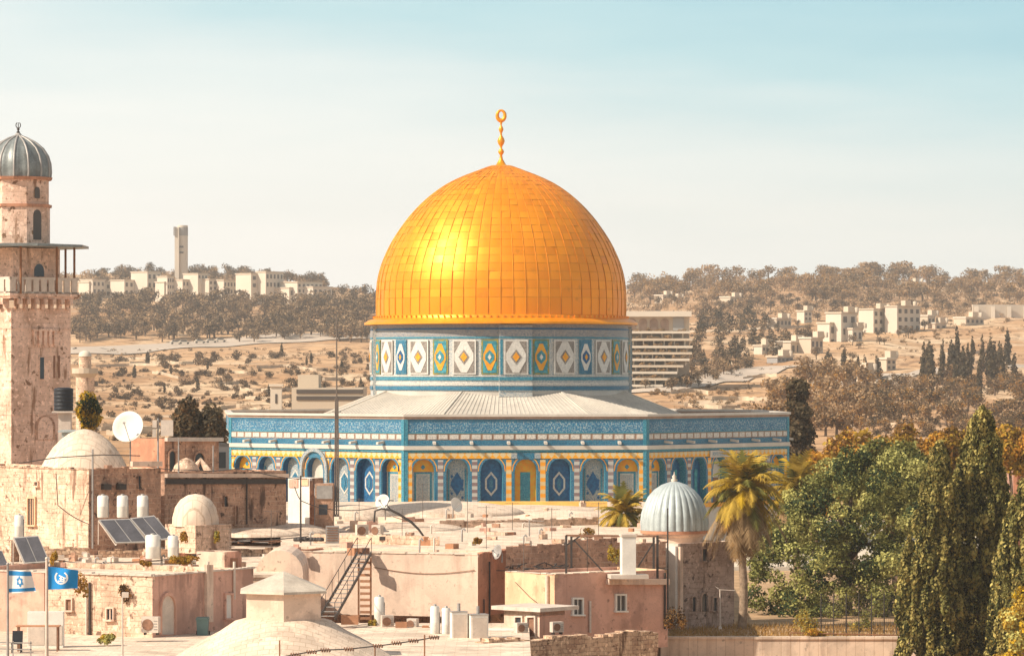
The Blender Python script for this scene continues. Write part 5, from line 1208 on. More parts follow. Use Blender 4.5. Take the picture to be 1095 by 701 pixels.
# dark conifer right of the shrine, golden crowns behind the garden
bl = [(c, (r_[0], r_[1], r_[2]*.8), tn) for c, r_, tn in blobs_from_outline([(412, 850, 856), (430, 843, 864), (455, 838, 872), (490, 836, 878), (520, 838, 880)], 372, rg, 46, 1.0, tones=3)]
near_tree('conifer_tree', 'dark brown conifer standing directly right of the tiled shrine', 'tree', (X(857, 372), 372, CZ-15.8), 9, bl, 9000, .42, ['brown_dark', 'con', 'brown', 'con_dark'], 45, .3)
for i, (rows, Y_, lb) in enumerate((([(464, 900, 928), (474, 878, 950), (500, 872, 955), (530, 872, 955)], 300, 'golden orange tree crown left of three behind the green trees'), ([(460, 945, 972), (470, 926, 992), (500, 922, 1000), (530, 922, 1000)], 310, 'golden orange tree crown middle of three behind the green trees'),
                                  ([(462, 995, 1025), (472, 978, 1045), (505, 974, 1050), (530, 974, 1050)], 305, 'golden orange tree crown right of three behind the green trees'), ([(462, 1070, 1100), (472, 1048, 1124), (488, 1046, 1124), (498, 1046, 1124)], 312, 'golden orange tree behind the cypresses at the right edge'),
                                  ([(486, 862, 880), (500, 852, 895), (520, 848, 900), (545, 846, 900)], 285, 'rusty yellow tree beside the third palm'))):
    bl = blobs_from_outline(rows, Y_, rg, 44, .9); c_ = (rows[-1][1]+rows[-1][2])/2
    near_tree('broadleaf_tree', lb, 'tree', (X(c_, Y_), Y_, CZ-16), 6, bl, 8200, .34, ['gold_leaf', 'orange_bush', 'rusty', 'palm'], 50+i, .2)
bl = blobs_from_outline([(420, 90, 98), (430, 82, 107), (445, 80, 110), (456, 82, 108)], 262, rg, 22, .55)
near_tree('broadleaf_tree', 'small yellow green tree between black tank and white dish', 'tree', (X(95, 262), 262, CZ-9), 4.5, bl, 4500, .2, ['green_dark', 'yellow', 'palm', 'green_dark'], 60, .12)
for i, (rows, lb) in enumerate((([(428, 196, 204), (440, 186, 216), (458, 182, 224), (480, 182, 226)], 'dark conifer left of the tiled shrine behind the small arches'), ([(440, 222, 230), (450, 214, 238), (466, 212, 242), (485, 212, 242)], 'lower dark conifer touching the left corner of the tiled shrine'))):
    bl = blobs_from_outline(rows, 300, rg, 26, .8); near_tree('conifer_tree', lb, 'tree', (X(205+22*i, 300), 300, CZ-15.7), 8, bl, 5200, .34, ['con', 'con_dark', 'brown', 'con'], 62+i, .2)
def palm(label, px, base_row, crown_row, Y, fr_len, nfr, seed, trunk_r=.22, skirt=True, leaves=('palm', 'palm_green', 'yellow', 'palm_dry')):
    rg = random.Random(seed); b = P(px, base_row, Y); top = P(px, crown_row, Y)+Vector((.15, 0, 0)); t = thing('palm_tree', label, 'palm', b)
    mb = MB(); npt = 14; mb.tube([b.lerp(top, i/npt)+Vector((.10*math.sin(i*.5), 0, 0)) for i in range(npt+1)], [trunk_r*(1.25-.4*i/npt)*(1+.07*(i % 2)) for i in range(npt+1)], 12); mb.build('trunk', M['palmbark'], t)
    def frond(mb, el, az, ln, mi, droop):
        d = Vector((math.cos(az)*math.cos(el), math.sin(az)*math.cos(el), math.sin(el))); p_ = top+d*.15; pts = [p_.copy()]; ns = 11; side = d.cross(UP).normalized() if abs(d.z) < .98 else Vector((1, 0, 0))
        for i in range(ns):
            d = (d-UP*droop/ns*(.5+i/ns*1.5)).normalized(); p_ = p_+d*ln/ns; pts.append(p_.copy())
        for i in range(2, ns+1):
            a, q = pts[i-1], pts[i]; dd = (q-a).normalized(); f = i/ns; wl = ln*.34*math.sin(math.pi*min(.97, f*.8+.15))**.8
            for sg in (-1, 1):
                for h in (0, .5):
                    o = a.lerp(q, h); tip = o+(side*sg*.75+dd*.75-UP*(.25+.35*rg.random())).normalized()*wl*rg.uniform(.75, 1.1); w_ = dd*.075
                    mb.add([o-w_, o+w_, tip], [(0, 1, 2)], mi)
        mb.tube(pts[:8], [.03, .028, .026, .022, .02, .016, .012, .008], 4, mi)
    mb = MB()
    for i in range(nfr):
        f = i/nfr; el = R(80-118*f+rg.gauss(0, 8)); mi = 0 if rg.random() < .5 else rg.choice((0, 1, 1, 2))
        frond(mb, el, i*2.399+rg.random()*.5, fr_len*rg.uniform(.8, 1.1), mi, 1.0+.7*rg.random())
    mb.build('crown', [M[l] for l in leaves], t)
    if skirt:
        mb = MB()
        for i in range(120):
            frond(mb, R(-34-52*rg.random()), rg.random()*6.283, fr_len*rg.uniform(.5, 1.55), 0 if rg.random() < .8 else 1, .9)
        mb.build('dead_skirt', [M['palm_dry'], M['rusty']], t)
palm('tall palm with drooping dry skirt beside the domed tomb', 793, 673, 524, 231, 2.95, 84, 71)
palm('short bushy palm in front of the shaded tiled shrine corner', 664, 592, 549, 250, 2.1, 60, 72, .25, False, ('palm', 'palm_green', 'yellow', 'palm_dry'))
palm('third palm half hidden behind the tall palm and green tree', 850, 640, 524, 262, 2.9, 64, 73, .22, True)
# small plants
def bush(label, px, py, wpx, hpx, Y, seed, leaves, n=700, size=.12, name='shrub', cat='shrub'):
    rg = random.Random(seed); k = Y/F; c = P(px, py, Y); bl = [((c.x+rg.uniform(-.4, .4)*wpx*k, c.y+rg.uniform(-.3, .3), c.z+hpx*k*rg.uniform(.05, .7)), (wpx*k*.25, wpx*k*.2, hpx*k*.3), rg.randrange(len(leaves))) for _ in range(9)]
    mb = MB(); leafcloud(mb, bl, n, size, rg, len(leaves)); mb.tube([c, c+UP*hpx*k*.4], [.03, .015], 5, 0)
    return tag(mb.build(name, [M[l] for l in leaves], at=c), label, cat)
OR = ['orange_bush', 'gold_leaf', 'rusty']; YE = ['yellow', 'palm', 'green_lite']
for i, a in enumerate((('orange weed hanging from the corner beside the blue flag', 86, 634, 15, 32, 186, OR), ('yellow green bush at the foot of the rubble wall window', 115, 687, 20, 11, 184.5, YE), ('orange weed on the roof edge left of the white tanks', 155, 604, 12, 8, 195, OR),
                       ('dry orange weeds along the coping right of the white tanks', 200, 602, 34, 9, 196, OR), ('orange weed by the base of the small stone dome', 197, 578, 9, 12, 217, OR), ('yellow weed at right of the small stone dome', 232, 578, 8, 12, 217, YE),
                       ('small orange weed right of the solar panel frame', 57, 604, 8, 16, 200, OR), ('orange tuft on the pale roof edge by the grey dish', 512, 580, 10, 7, 220, OR), ('dry tuft growing on the ragged brown wall', 628, 573, 14, 10, 212, OR), ('green plant growing in the steel frame shade', 657, 598, 12, 16, 211, YE),
                       ('dark bush at the foot of the tall dark pole by the tomb', 722, 668, 22, 24, 205, ['brown_dark', 'rusty', 'brown']), ('golden bush on the retaining wall right of the palm', 872, 682, 22, 13, 222, ['gold_leaf', 'yellow', 'orange_bush']), ('bare brown vine on the rubble wall by the floodlight', 133, 642, 14, 20, 190.6, ['brown', 'rusty', 'brown_dark']),
                       ('small green bush at the ladder foot', 398, 668, 8, 7, 199, YE), ('pale green shrub left of the wire mesh fence', 862, 676, 26, 30, 226, ['green_lite', 'palm', 'green']), ('pale green shrub behind the wire mesh fence', 920, 676, 26, 26, 229, ['green_lite', 'palm', 'green']))):
    bush(a[0], *a[1:6], 80+i, a[6], n=900 if a[3] > 18 else 500)
rg = random.Random(5); mb = MB()
for i in range(5200):
    px_, Y_ = rg.uniform(716, 985), rg.uniform(222.6, 234); 
    if rg.random() > .55+.5*noise.noise((px_*.05, Y_*.3, 1)): continue
    a = Vector((X(px_, Y_), Y_, CZ-16.0)); h = rg.uniform(.12, .42); d = Vector((rg.gauss(0, .12), rg.gauss(0, .12), h)); u = Vector((.025, rg.uniform(-.02, .02), 0))
    mb.add([a-u, a+u, a+d], [(0, 1, 2)], 0)
tag(mb.build('dry_grass', M['grass'], at=(X(850, 228), 228, CZ-16)), 'dry golden grass along the top of the retaining wall', 'grass', kind='stuff')
# mesh fence of the garden
t = thing('mesh_fence', 'dark wire mesh fence with thin posts under the large green tree', 'fence', (X(915, 224), 224, CZ-16))
for i in range(7): mb = MB(); px_ = 878+13.5*i; mb.tube([P(px_, 681, 224), P(px_, 634, 224)], .04, 6); mb.build('post', M['dark'], t)
mb = MB()
for i in range(13): r0 = 637+3.4*i; mb.bar(P(878, r0, 224), P(959, r0, 224), .012)
for i in range(40): px_ = 880+2*i; mb.bar(P(px_, 636, 224.03), P(px_, 679, 224.03), .010)
mb.build('mesh', M['dark'], t)
t = thing('garden_rail', 'low rusty pipe rail on the retaining wall', 'rail', (X(900, 222), 222, CZ-16))
mb = MB(); mb.tube([P(845, 676, 221.9), P(970, 679, 221.9)], .035, 6); mb.build('rail', M['rust'], t)
for px_ in (845, 880, 905, 935, 968): mb = MB(); mb.tube([P(px_, 685, 221.9), P(px_, 676.5, 221.9)], .03, 6); mb.build('post', M['rust'], t)
t = thing('ruined_arch', 'pale pink ruined stone arch at the right edge behind the cypress', 'ruin', (X(1088, 330), 330, CZ-16))
z6 = lambda r_: Z(r_, 330)-CZ+16; k6 = 330/F; mb = MB(); x0, x1 = X(1073, 330), X(1130, 330); cxa, ra = X(1093, 330), 11*k6
po = [(x0, 0), (cxa-ra, 0)]+[(cxa-ra*math.cos(R(18*i)), z6(512)+ra*1.25*math.sin(R(18*i))) for i in range(11)]+[(cxa+ra, 0), (x1, 0), (x1, z6(486)), (x0, z6(488))]
mb.prism(po, (0, 330, CZ-16), (1, 0, 0), (0, 0, 1), (0, -1, 0)); mb.build('wall', M['pink'], t)
mb = MB(); mb.box((X(1100, 330), 331.2, CZ-16), (5, 1.2, z6(490))); mb.build('back_wall', M['rust_plaster_and_shade'], t)

# ------------------------------------------------------------------ the hills beyond: roads, buildings, trees, shrubs
def unit(kind, seed, leaves):
    rg = random.Random(seed); mb = MB()
    if kind == 'round':
        bl = [((rg.uniform(-.26, .26), rg.uniform(-.26, .26), rg.uniform(.38, .80)), (rg.uniform(.16, .27),)*2+(rg.uniform(.13, .2),), rg.randrange(len(leaves))) for _ in range(11)]+[((0, 0, .56), (.27, .27, .22), 0)]
        leafcloud(mb, bl, 460, .085, rg, len(leaves)); mb.tube([(0, 0, -.1), (.02, 0, .4), (0, 0, .6)], [.045, .035, .02], 6, len(leaves))
    elif kind == 'pine':
        bl = [((rg.uniform(-.1, .1), rg.uniform(-.1, .1), z_), (r_, r_, .12), rg.randrange(len(leaves))) for z_, r_ in ((.22, .24), (.36, .26), (.5, .24), (.63, .2), (.76, .15), (.88, .09))]
        leafcloud(mb, bl, 380, .085, rg, len(leaves)); mb.tube([(0, 0, -.1), (0, 0, .9)], [.04, .01], 6, len(leaves))
    elif kind == 'cyp':
        bl = [((rg.uniform(-.02, .02), rg.uniform(-.02, .02), z_), (r_, r_, .14), rg.randrange(len(leaves))) for z_, r_ in ((.12, .07), (.26, .095), (.4, .10), (.54, .095), (.68, .075), (.8, .055), (.91, .03))]
        leafcloud(mb, bl, 420, .055, rg, len(leaves), stretch=1.8); mb.tube([(0, 0, -.08), (0, 0, .8)], [.02, .01], 5, len(leaves))
    else:
        bl = [((rg.uniform(-.4, .4), rg.uniform(-.3, .3), rg.uniform(.15, .65)), (rg.uniform(.25, .42),)*2+(rg.uniform(.2, .32),), rg.randrange(len(leaves))) for _ in range(7)]+[((0, 0, .35), (.45, .35, .3), 0)]
        leafcloud(mb, bl, 220, .17, rg, len(leaves)); mb.tube([(0, 0, -.2), (0, 0, .4)], [.05, .03], 5, len(leaves))
    return mb, [M[l] for l in leaves]+[M['bark']]
def scatter(name, label, cat, group, kind, leaves, n, region, hpx, seed, dens=None, sq=1.0, nv=4):
    """region: list of (py, px_left, px_right) spans of foot points; hpx: height range in photo pixels"""
    rg = random.Random(seed); protos = []; region = sorted(region); placed = []
    for v in range(nv):
        mb, ms = unit(kind, seed*10+v, leaves); protos.append((mb, ms, None))
    meshes = []; tries = 0
    while len(placed) < n and tries < n*30:
        tries += 1; py = rg.uniform(region[0][0], region[-1][0])
        for (a, l0, r0), (b, l1, r1) in zip(region, region[1:]):
            if a <= py <= b: f = (py-a)/(b-a+1e-9); l, r_ = l0+(l1-l0)*f, r0+(r1-r0)*f; break
        px = rg.uniform(min(q[1] for q in region), max(q[2] for q in region))
        if not l <= px <= r_: continue
        if dens is not None and noise.noise((px*.03, py*.07, seed)) < dens+rg.uniform(-.2, .2): continue
        placed.append((px, py))
    for i, (px, py) in enumerate(placed):
        g_ = ground(px, py); h = rg.uniform(*hpx)*g_.y/F
        if i < nv:
            o = protos[i][0].build(name, protos[i][1]); meshes.append(o.data)
        else:
            o = bpy.data.objects.new(name, rg.choice(meshes)); scn.collection.objects.link(o)
        o.location = g_-UP*.15*h*(.4); o.rotation_euler.z = rg.random()*6.28; o.scale = (h*sq*rg.uniform(.85, 1.25), h*sq*rg.uniform(.85, 1.25), h)
        tag(o, label, cat, group)
HT, HL, HD = ['hill', 'hill_dark', 'hill_lite'], ['hill_lite', 'hill', 'hill_lite', 'rusty'], ['con', 'con_dark', 'hill_dark']
# road on the left slope
def on_mesh(x, Y):
    j = max(i for i, y_ in enumerate(ys) if y_ <= Y); y0, y1 = ys[j], ys[j+1]; fy = (Y-y0)/(y1-y0); z_ = []
    for yy in (y0, y1):
        st = 3.4/NQ*max(130, yy*.2); u = (x+1.7*max(130, yy*.2))/st; i0 = math.floor(u); fu = u-i0
        xa = -1.7*max(130, yy*.2)+i0*st; z_.append(terrain(xa, yy)*(1-fu)+terrain(xa+st, yy)*fu)
    return z_[0]*(1-fy)+z_[1]*fy
def strip(name, pts, half, m, lift=.3):
    mb = MB(); L = []
    for (a, b) in pts:
        g_ = ground(a, b); L.append(g_)
    ctr = []
    for p0, p1 in zip(L, L[1:]):
        for i in range(16): q_ = p0.lerp(p1, i/16); ctr.append(q_)
    ctr.append(L[-1]); n_ = 4
    for i, q_ in enumerate(ctr):
        d = (ctr[min(i+1, len(ctr)-1)]-ctr[max(i-1, 0)]); d.z = 0; d.normalize(); s_ = Vector((-d.y, d.x, 0))
        for j in range(n_+1):
            e_ = q_+s_*half*(2*j/n_-1); mb.v.append((e_.x, e_.y, on_mesh(e_.x, e_.y)+lift))
    for i in range(len(ctr)-1):
        for j in range(n_):
            a = i*(n_+1)+j; mb.f.append((a, a+1, a+n_+2, a+n_+1)); mb.m.append(0); mb.s.append(True)
    return tag(mb.build(name, m), kind='structure')
M['road_pale'] = mat('pale_road', (.50, .40, .31), .9, .08, .05, bmp=0)
strip('road', [(60, 377), (120, 375), (180, 371), (250, 367), (330, 362), (410, 358)], 16, M['road_pale'])
strip('path', [(690, 421), (730, 411), (780, 401), (815, 396), (850, 392)], 7, M['road_pale']); strip('path', [(860, 416), (905, 405), (950, 408), (1000, 400), (1100, 392)], 6, M['road_pale'])
0 and strip('path', [(90, 398), (160, 395), (260, 388), (400, 384)], 3, M['road_pale']); 0 and strip('path', [(930, 352), (985, 372), (1040, 366), (1110, 360)], 6, M['road_pale'])
def far_building(name, label, cat, vols, wall='far_white', Y=None, win=True, shade=None, base_drop=6, group=None):
    """vols: (px0, px1, row_top, row_base, share of sunny left face, window columns, window rows)"""
    v0 = vols[0]; Yb = Y or ground((v0[0]+v0[1])/2, v0[3]).y; b0 = P((v0[0]+v0[1])/2, v0[3], Yb); t = thing(name, label, cat, b0, group); wl = MB(); rf = MB(); al = R(38)
    for (x0, x1, y0, y1, fr, nc, nr) in vols:
        pxc = x0+(x1-x0)*fr; c = P(pxc, y0, Yb); dL, dR = Vector((-math.cos(al), math.sin(al), 0)), Vector((math.sin(al), math.cos(al), 0))
        ln = lambda d, pe: ((pe-CX)*Yb-F*c.x)/(F*d.x-(pe-CX)*d.y)
        L, Rr = max(.5, ln(dL, x0)), max(.5, ln(dR, x1)); H = c.z-Z(y1, Yb)+base_drop; o = c-UP*H
        wl.obox(o, dL*L, dR*Rr, UP*H, 0); rf.obox(o+UP*(H+.02)-dL*.3-dR*.3, dL*(L+.6), dR*(Rr+.6), UP*.5, 0)
        n = Vector((math.cos(al), -math.sin(al), 0)); nl = Vector((-math.sin(al), -math.cos(al), 0)); hh = c.z-Z(y1, Yb)
        for r_ in range(nr):
            zz = c.z-hh*(r_+.75)/(nr+.4)
            for k in range(nc):
                w_ = Rr/nc*.45; p_ = Vector((c.x, c.y, 0))+dR*(Rr*(k+.5)/nc-w_/2)
                mb = MB(); mb.obox(Vector((p_.x, p_.y, zz))+n*.03, dR*w_, n*.1, UP*min(hh/(nr+.4)*.5, 2.6)); mb.build('window', M['far_dark'], t)
    for (x0, x1, y0, y1, fr, nc, nr) in (vols[:3] if name == 'house' else []):
        mb = MB(); mb.box(P(x0+(x1-x0)*(fr+.25), y0, Yb+4)+UP*.4, (2.6, 2.4, 1.9), .6); mb.lathe([(.7, 0), (.7, 1.5), (.1, 1.7)], P(x0+(x1-x0)*(fr+.5), y0, Yb+4)+UP*.4, 10); mb.build('roof_tank', M['far_cream'], t)
    wl.build('wall', M[wall], t); rf.build('roof', M['far_cream' if wall != 'far_cream' else 'far_white'], t); return t
far_building('university_block', 'long cream hilltop building left of the round tower beside the minaret', 'building', [(84, 176, 302, 320, .12, 14, 2), (86, 112, 299.5, 318, .5, 3, 2), (118, 148, 300, 320, .5, 3, 2), (140, 172, 291, 322, .55, 3, 3)], Y=1760)
far_building('university_block', 'cream hilltop building wing below the tall round tower', 'building', [(166, 262, 302, 326, .1, 14, 3), (168, 186, 296, 320, .6, 3, 3), (184, 212, 299.5, 325, .4, 5, 3), (196, 222, 293, 301, .6, 3, 1), (208, 236, 299, 320, .55, 3, 3), (232, 256, 300, 326, .3, 5, 3)], Y=1755)
far_building('university_block', 'stepped cream hilltop building nearest the golden dome on the left', 'building', [(252, 282, 293, 312, .55, 2, 2), (274, 303, 291, 312, .35, 5, 2), (300, 345, 302, 316, .4, 6, 2), (318, 355, 307, 330, .45, 4, 2), (290, 322, 308, 322, .6, 2, 1)], Y=1750)
t = thing('tower', 'tall pale round tower standing on the left hilltop', 'tower', P(194.5, 300, 1900)-UP*8)
kt = 1900/F; tz2 = lambda r_: Z(r_, 1900); tc2 = (X(195.3, 1900), 1900, 0); mb = MB()
mb.lathe([(5.6*kt, tz2(310)), (5.6*kt, tz2(241))], tc2, 20, 0, sm=True); mb.obox((X(187.5, 1900), 1896, tz2(310)), (2.2, 0, 0), (0, 7, 0), (0, 0, tz2(243)-tz2(310))); mb.build('shaft', M['far_white'], t)
mb = MB(); mb.obox((X(186.3, 1900), 1895.4, tz2(252)), (1.0, 0, 0), (0, 7, 0), (0, 0, 4.4)); mb.build('side_panel', M['far_grey'], t)
mb = MB(); mb.lathe([(5.75*kt, tz2(252)), (5.75*kt, tz2(243))], tc2, 20, 0, cap=False); mb.build('top_band', M['far_grey'], t)
for r0 in (265, 271): mb = MB(); mb.obox((X(192.5, 1900), 1900-5.7*kt-.3, tz2(r0)), (2.0, 0, 0), (0, 1, 0), (0, 0, .9)); mb.build('window', M['far_dark'], t)
# arcaded hotel terraces right of the dome
Yh = ground(720, 418).y; t = thing('hotel', 'pale terraced hotel with rows of arches directly right of the golden dome', 'building', P(708, 418, Yh))
kh = Yh/F
def hb(x0, x1, y0, y1, d0, m, nm, dep=14):
    mb = MB(); mb.obox((X(x0, Yh), Yh+d0, Z(y1, Yh)), ((x1-x0)*kh, 0, 0), (0, dep, 0), (0, 0, Z(y0, Yh)-Z(y1, Yh))); return mb.build(nm, M[m], t)
hb(655, 744, 331, 337, 20, 'far_white', 'parapet', 12); hb(660, 742, 337, 424, 22, 'far_cream', 'wall', 14)
for i, (y0, xr) in enumerate(((353, 742), (361, 744), (369, 744), (376, 743), (383, 740), (390, 733), (397, 726), (404, 718), (411, 710))):
    hb(655, xr, y0, y0+2.6, 17.8-1.5*i, 'far_cream' if i % 2 else 'far_white', 'terrace', 6+1.5*i)
    for k in range(6): hb(677+k*11.3+(i % 3)*2, 678.2+k*11.3+(i % 3)*2, y0+2.7, y0+7.5, 18.6-1.5*i, 'far_white', 'pier', 1.5) if 679+k*11.3 < xr-4 else None
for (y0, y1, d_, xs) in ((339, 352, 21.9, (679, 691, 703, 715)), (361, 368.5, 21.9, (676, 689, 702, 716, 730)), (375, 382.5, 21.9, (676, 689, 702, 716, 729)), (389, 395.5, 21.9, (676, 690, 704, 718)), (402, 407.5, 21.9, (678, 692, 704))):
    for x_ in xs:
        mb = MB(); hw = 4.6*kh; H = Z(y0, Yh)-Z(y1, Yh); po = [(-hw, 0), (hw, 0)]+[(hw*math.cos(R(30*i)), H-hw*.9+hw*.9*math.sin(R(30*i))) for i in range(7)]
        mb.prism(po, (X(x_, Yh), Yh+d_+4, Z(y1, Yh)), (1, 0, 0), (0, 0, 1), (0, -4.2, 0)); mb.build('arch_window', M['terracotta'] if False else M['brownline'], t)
hb(724, 736, 338, 352, 21.4, 'far_grey', 'window', 2)
for a in (('house', 'tall white apartment house upper right with three balconies', 'house', [(946, 984, 328, 358, .35, 4, 3), (918, 950, 331, 360, .5, 3, 3)], 'far_white'),
          ('house', 'white stepped house left of the tall apartment house', 'house', [(883, 916, 335, 366, .5, 2, 2), (874, 900, 346, 378, .5, 2, 2), (896, 922, 352, 384, .6, 2, 2)], 'far_white'),
          ('house', 'low grey house under the dark conifers at the hill foot', 'house', [(820, 846, 341, 352, .4, 4, 1), (806, 834, 352, 360, .5, 2, 1)], 'far_cream'),
          ('house', 'small cream house with flat roof below the white stepped house', 'house', [(848, 880, 362, 378, .6, 3, 1), (830, 856, 366, 384, .6, 2, 1)], 'far_cream'),
          ('house', 'low dark windowed house left of the bare slope crest', 'house', [(820, 848, 382, 389, .4, 4, 1)], 'far_grey'),
          ('house', 'white low house among cypresses at the middle right', 'house', [(903, 935, 397, 410, .5, 4, 1), (896, 912, 402, 412, .5, 1, 1)], 'far_white'),
          ('house', 'small house with dark gap right of the tall apartment house', 'house', [(980, 1000, 338, 352, .6, 2, 1), (988, 1012, 346, 358, .5, 2, 1)], 'far_cream')):
    far_building(a[0], a[1], a[2], a[3], a[4])
Yw = ground(1068, 340).y; mb = MB(); mb.obox((X(1040, Yw), Yw, Z(344, Yw)), ((1130-1040)*Yw/F, 8, 0), (0, 1.5, 0), (0, 0, Z(325.5, Yw)-Z(344, Yw)))
for i in range(5): mb.obox((X(1042+18*i, Yw), Yw-.7+1.6*i, Z(344, Yw)), (1.6, 0, 0), (0, .6, 0), (0, 0, Z(327, Yw)-Z(344, Yw)))
tag(mb.build('terrace_wall', M['far_white'], at=(X(1068, Yw), Yw, Z(344, Yw))), 'long white terrace wall on the hillside at the right edge', 'wall')
for x0, x1, y0, y1, lb in ((957, 980, 404, 414, 'short white garden wall between the cypresses'), (905, 936, 411, 416, 'pale low wall under the white low house')):
    Yw = ground((x0+x1)/2, y1).y; mb = MB(); mb.obox((X(x0, Yw), Yw, Z(y1+3, Yw)), ((x1-x0)*Yw/F, 2, 0), (0, 1, 0), (0, 0, Z(y0, Yw)-Z(y1+3, Yw))); mb.obox((X(x0, Yw)-.3, Yw-.25, Z(y0, Yw)), ((x1-x0)*Yw/F+.6, 2, 0), (0, 1.5, 0), (0, 0, .4)); tag(mb.build('garden_wall', M['far_cream'], at=(X(x0, Yw), Yw, Z(y1, Yw))), lb, 'wall')
# parked cars by the road
cp = None
for px_ in (188, 197, 214, 226, 236):
    g_ = ground(px_, 370-(px_-188)*.06)+UP*.5
    if cp is None:
        cp = thing('parked_car', 'small pale car parked along the road on the left slope', 'car', (0, 0, 0), 'cars parked along the hill road'); mb = MB()
        mb.prism([(-2.1, .35), (2.1, .35), (2.1, .8), (1.3, .9), (.7, 1.4), (-1.2, 1.4), (-1.9, .9), (-2.1, .85)], (0, .85, 0), (1, 0, 0), (0, 0, 1), (0, -1.7, 0)); mb.build('body', M['far_white'], cp)
        mb = MB(); mb.prism([(1.15, .92), (.65, 1.33), (-1.1, 1.33), (-1.6, .92)], (0, -.852, 0), (1, 0, 0), (0, 0, 1), (0, -.02, 0)); mb.build('window', M['glass'], cp)
        for a in (-1.3, 1.3):
            for b in (-.8, .8): mb = MB(); mb.tube([(a, b-.1, .33), (a, b+.1, .33)], .33, 12); mb.build('wheel', M['black_plastic'], cp)
        o = cp
    else: o = copy_tree(cp)
    o.location = g_; o.rotation_euler.z = R(12)
# low dry-stone terrace walls along the slopes
rg = random.Random(91)
for k in range(44):
    left = k < 22
    row = rg.uniform(382, 470) if left else rg.uniform(342, 468); x0 = rg.uniform(95, 350) if left else rg.uniform(700, 1050); n_ = rg.randint(8, 20); mb = MB(); pr = None
    if not left and 850 < x0 and row < 385 and x0 < 1000: continue
    Y0 = ground(x0, row).y
    for i in range(n_):
        px_ = x0+i*4; Y_ = Y0+6*math.sin(i*.35+k); q_ = Vector((X(px_, Y_), Y_, 0)); q_.z = on_mesh(q_.x, q_.y)
        if pr is not None: mb.obox(pr-UP*.8, q_-pr, Vector((0, .9, 0)), UP*(1.5+.25*rg.random()))
        pr = q_
        if i == 0: o_ = q_.copy()
    tag(mb.build('terrace_wall', M['far_terrace'], at=o_), 'low dry stone terrace wall along the scrubby slope', 'wall', 'terrace walls on the slopes')
for a in (('small flat roofed house on the terraces above the dark conifers', [(770, 792, 318, 327, .5, 3, 1)], 'far_cream'), ('small two part house among ridge trees right of the hotel', [(700, 718, 316, 325, .5, 2, 1), (714, 730, 319, 327, .5, 2, 1)], 'far_cream'),
          ('pale house on the ridge above the tall apartment house', [(960, 986, 302, 312, .5, 3, 1)], 'far_white'), ('little white house between stepped house and conifers', [(852, 868, 333, 345, .5, 2, 2)], 'far_white'),
          ('low cream house at the crest of the bare slope', [(806, 826, 370, 379, .45, 3, 1), (822, 834, 373, 381, .5, 1, 1)], 'far_white'), ('long low cream house under the terrace wall at right', [(1020, 1052, 340, 349, .4, 4, 1)], 'far_cream'), ('two storey cream house left of the cypress row', [(938, 958, 384, 398, .5, 2, 2)], 'far_cream')):
    far_building('house', a[0], 'house', a[1], a[2])
# vegetation
scatter('pine_tree', 'grey brown tree in the dense band below the cream hilltop buildings', 'tree', 'trees in the band below the hilltop buildings', 'round', HT, 290, [(327, 78, 345), (336, 78, 400), (345, 78, 400), (367, 78, 400)], (13, 25), 101)
scatter('hill_tree', 'brown tree on the left ridge behind the cream buildings', 'tree', 'trees on the left ridge', 'round', HT, 60, [(296, 88, 200), (300, 95, 352), (304, 90, 352)], (11, 18), 102)
scatter('hill_tree', 'brown tree on the ridge slope touching the golden dome left edge', 'tree', 'trees left of the dome', 'round', HT, 55, [(318, 340, 402), (326, 330, 402), (350, 300, 402)], (13, 21), 103)
scatter('shrub', 'dark olive shrub scattered on the dry slope left of the shrine', 'shrub', 'shrubs on the dry left slope', 'shrub', HT, 285, [(380, 140, 402), (392, 100, 402), (420, 100, 402), (455, 100, 330), (474, 100, 243)], (4, 11), 104, -.15)
scatter('cypress_tree', 'small dark pointed tree on the dry left slope', 'tree', 'small cypresses on the left slope', 'cyp', HD, 16, [(372, 110, 400), (400, 110, 400), (425, 110, 400)], (9, 15), 105, sq=1.4)
scatter('hill_tree', 'pale brown tree on the right ridge line', 'tree', 'trees along the right ridge', 'round', HL, 185, [(298, 780, 1100), (304, 672, 1100), (312, 672, 1100), (325, 672, 1100)], (12, 24), 106)
scatter('olive_tree', 'small brown olive tree on the terraces below the right ridge', 'tree', 'olive trees on the right terraces', 'round', HT, 80, [(322, 672, 1100), (336, 760, 1040)], (8, 14), 107)
scatter('conifer_tree', 'dark conifer in the thick stand right of the terraced hotel', 'tree', 'dark conifers right of the hotel', 'pine', ['con', 'hill', 'con_dark', 'hill_lite'], 46, [(345, 752, 815), (362, 745, 850), (380, 742, 835), (396, 725, 800)], (12, 27), 108, sq=1.1)
scatter('olive_tree', 'brown green tree at the hotel foot along the pale path', 'tree', 'trees below the hotel', 'round', HT, 34, [(394, 735, 800), (408, 690, 770), (420, 688, 730)], (10, 20), 109)
scatter('bush', 'small dry shrub on the bare ochre slope right of the drum', 'shrub', 'shrubs on the bare ochre slope', 'shrub', HL, 40, [(408, 780, 850), (425, 720, 850), (446, 700, 850)], (4, 9), 110)
scatter('olive_tree', 'rusty brown tree in the cluster above the shrine right end', 'tree', 'rusty trees right of the shrine', 'round', ['rusty', 'hill_lite', 'brown', 'hill_lite'], 58, [(405, 862, 915), (430, 838, 935), (460, 800, 930), (478, 850, 930)], (22, 40), 111)
scatter('cypress_tree', 'slender dark cypress in the row on the right hillside', 'tree', 'cypresses on the right hillside', 'cyp', HD, 34, [(392, 1040, 1100), (405, 980, 1100), (424, 975, 1050)], (28, 48), 112, sq=.95)
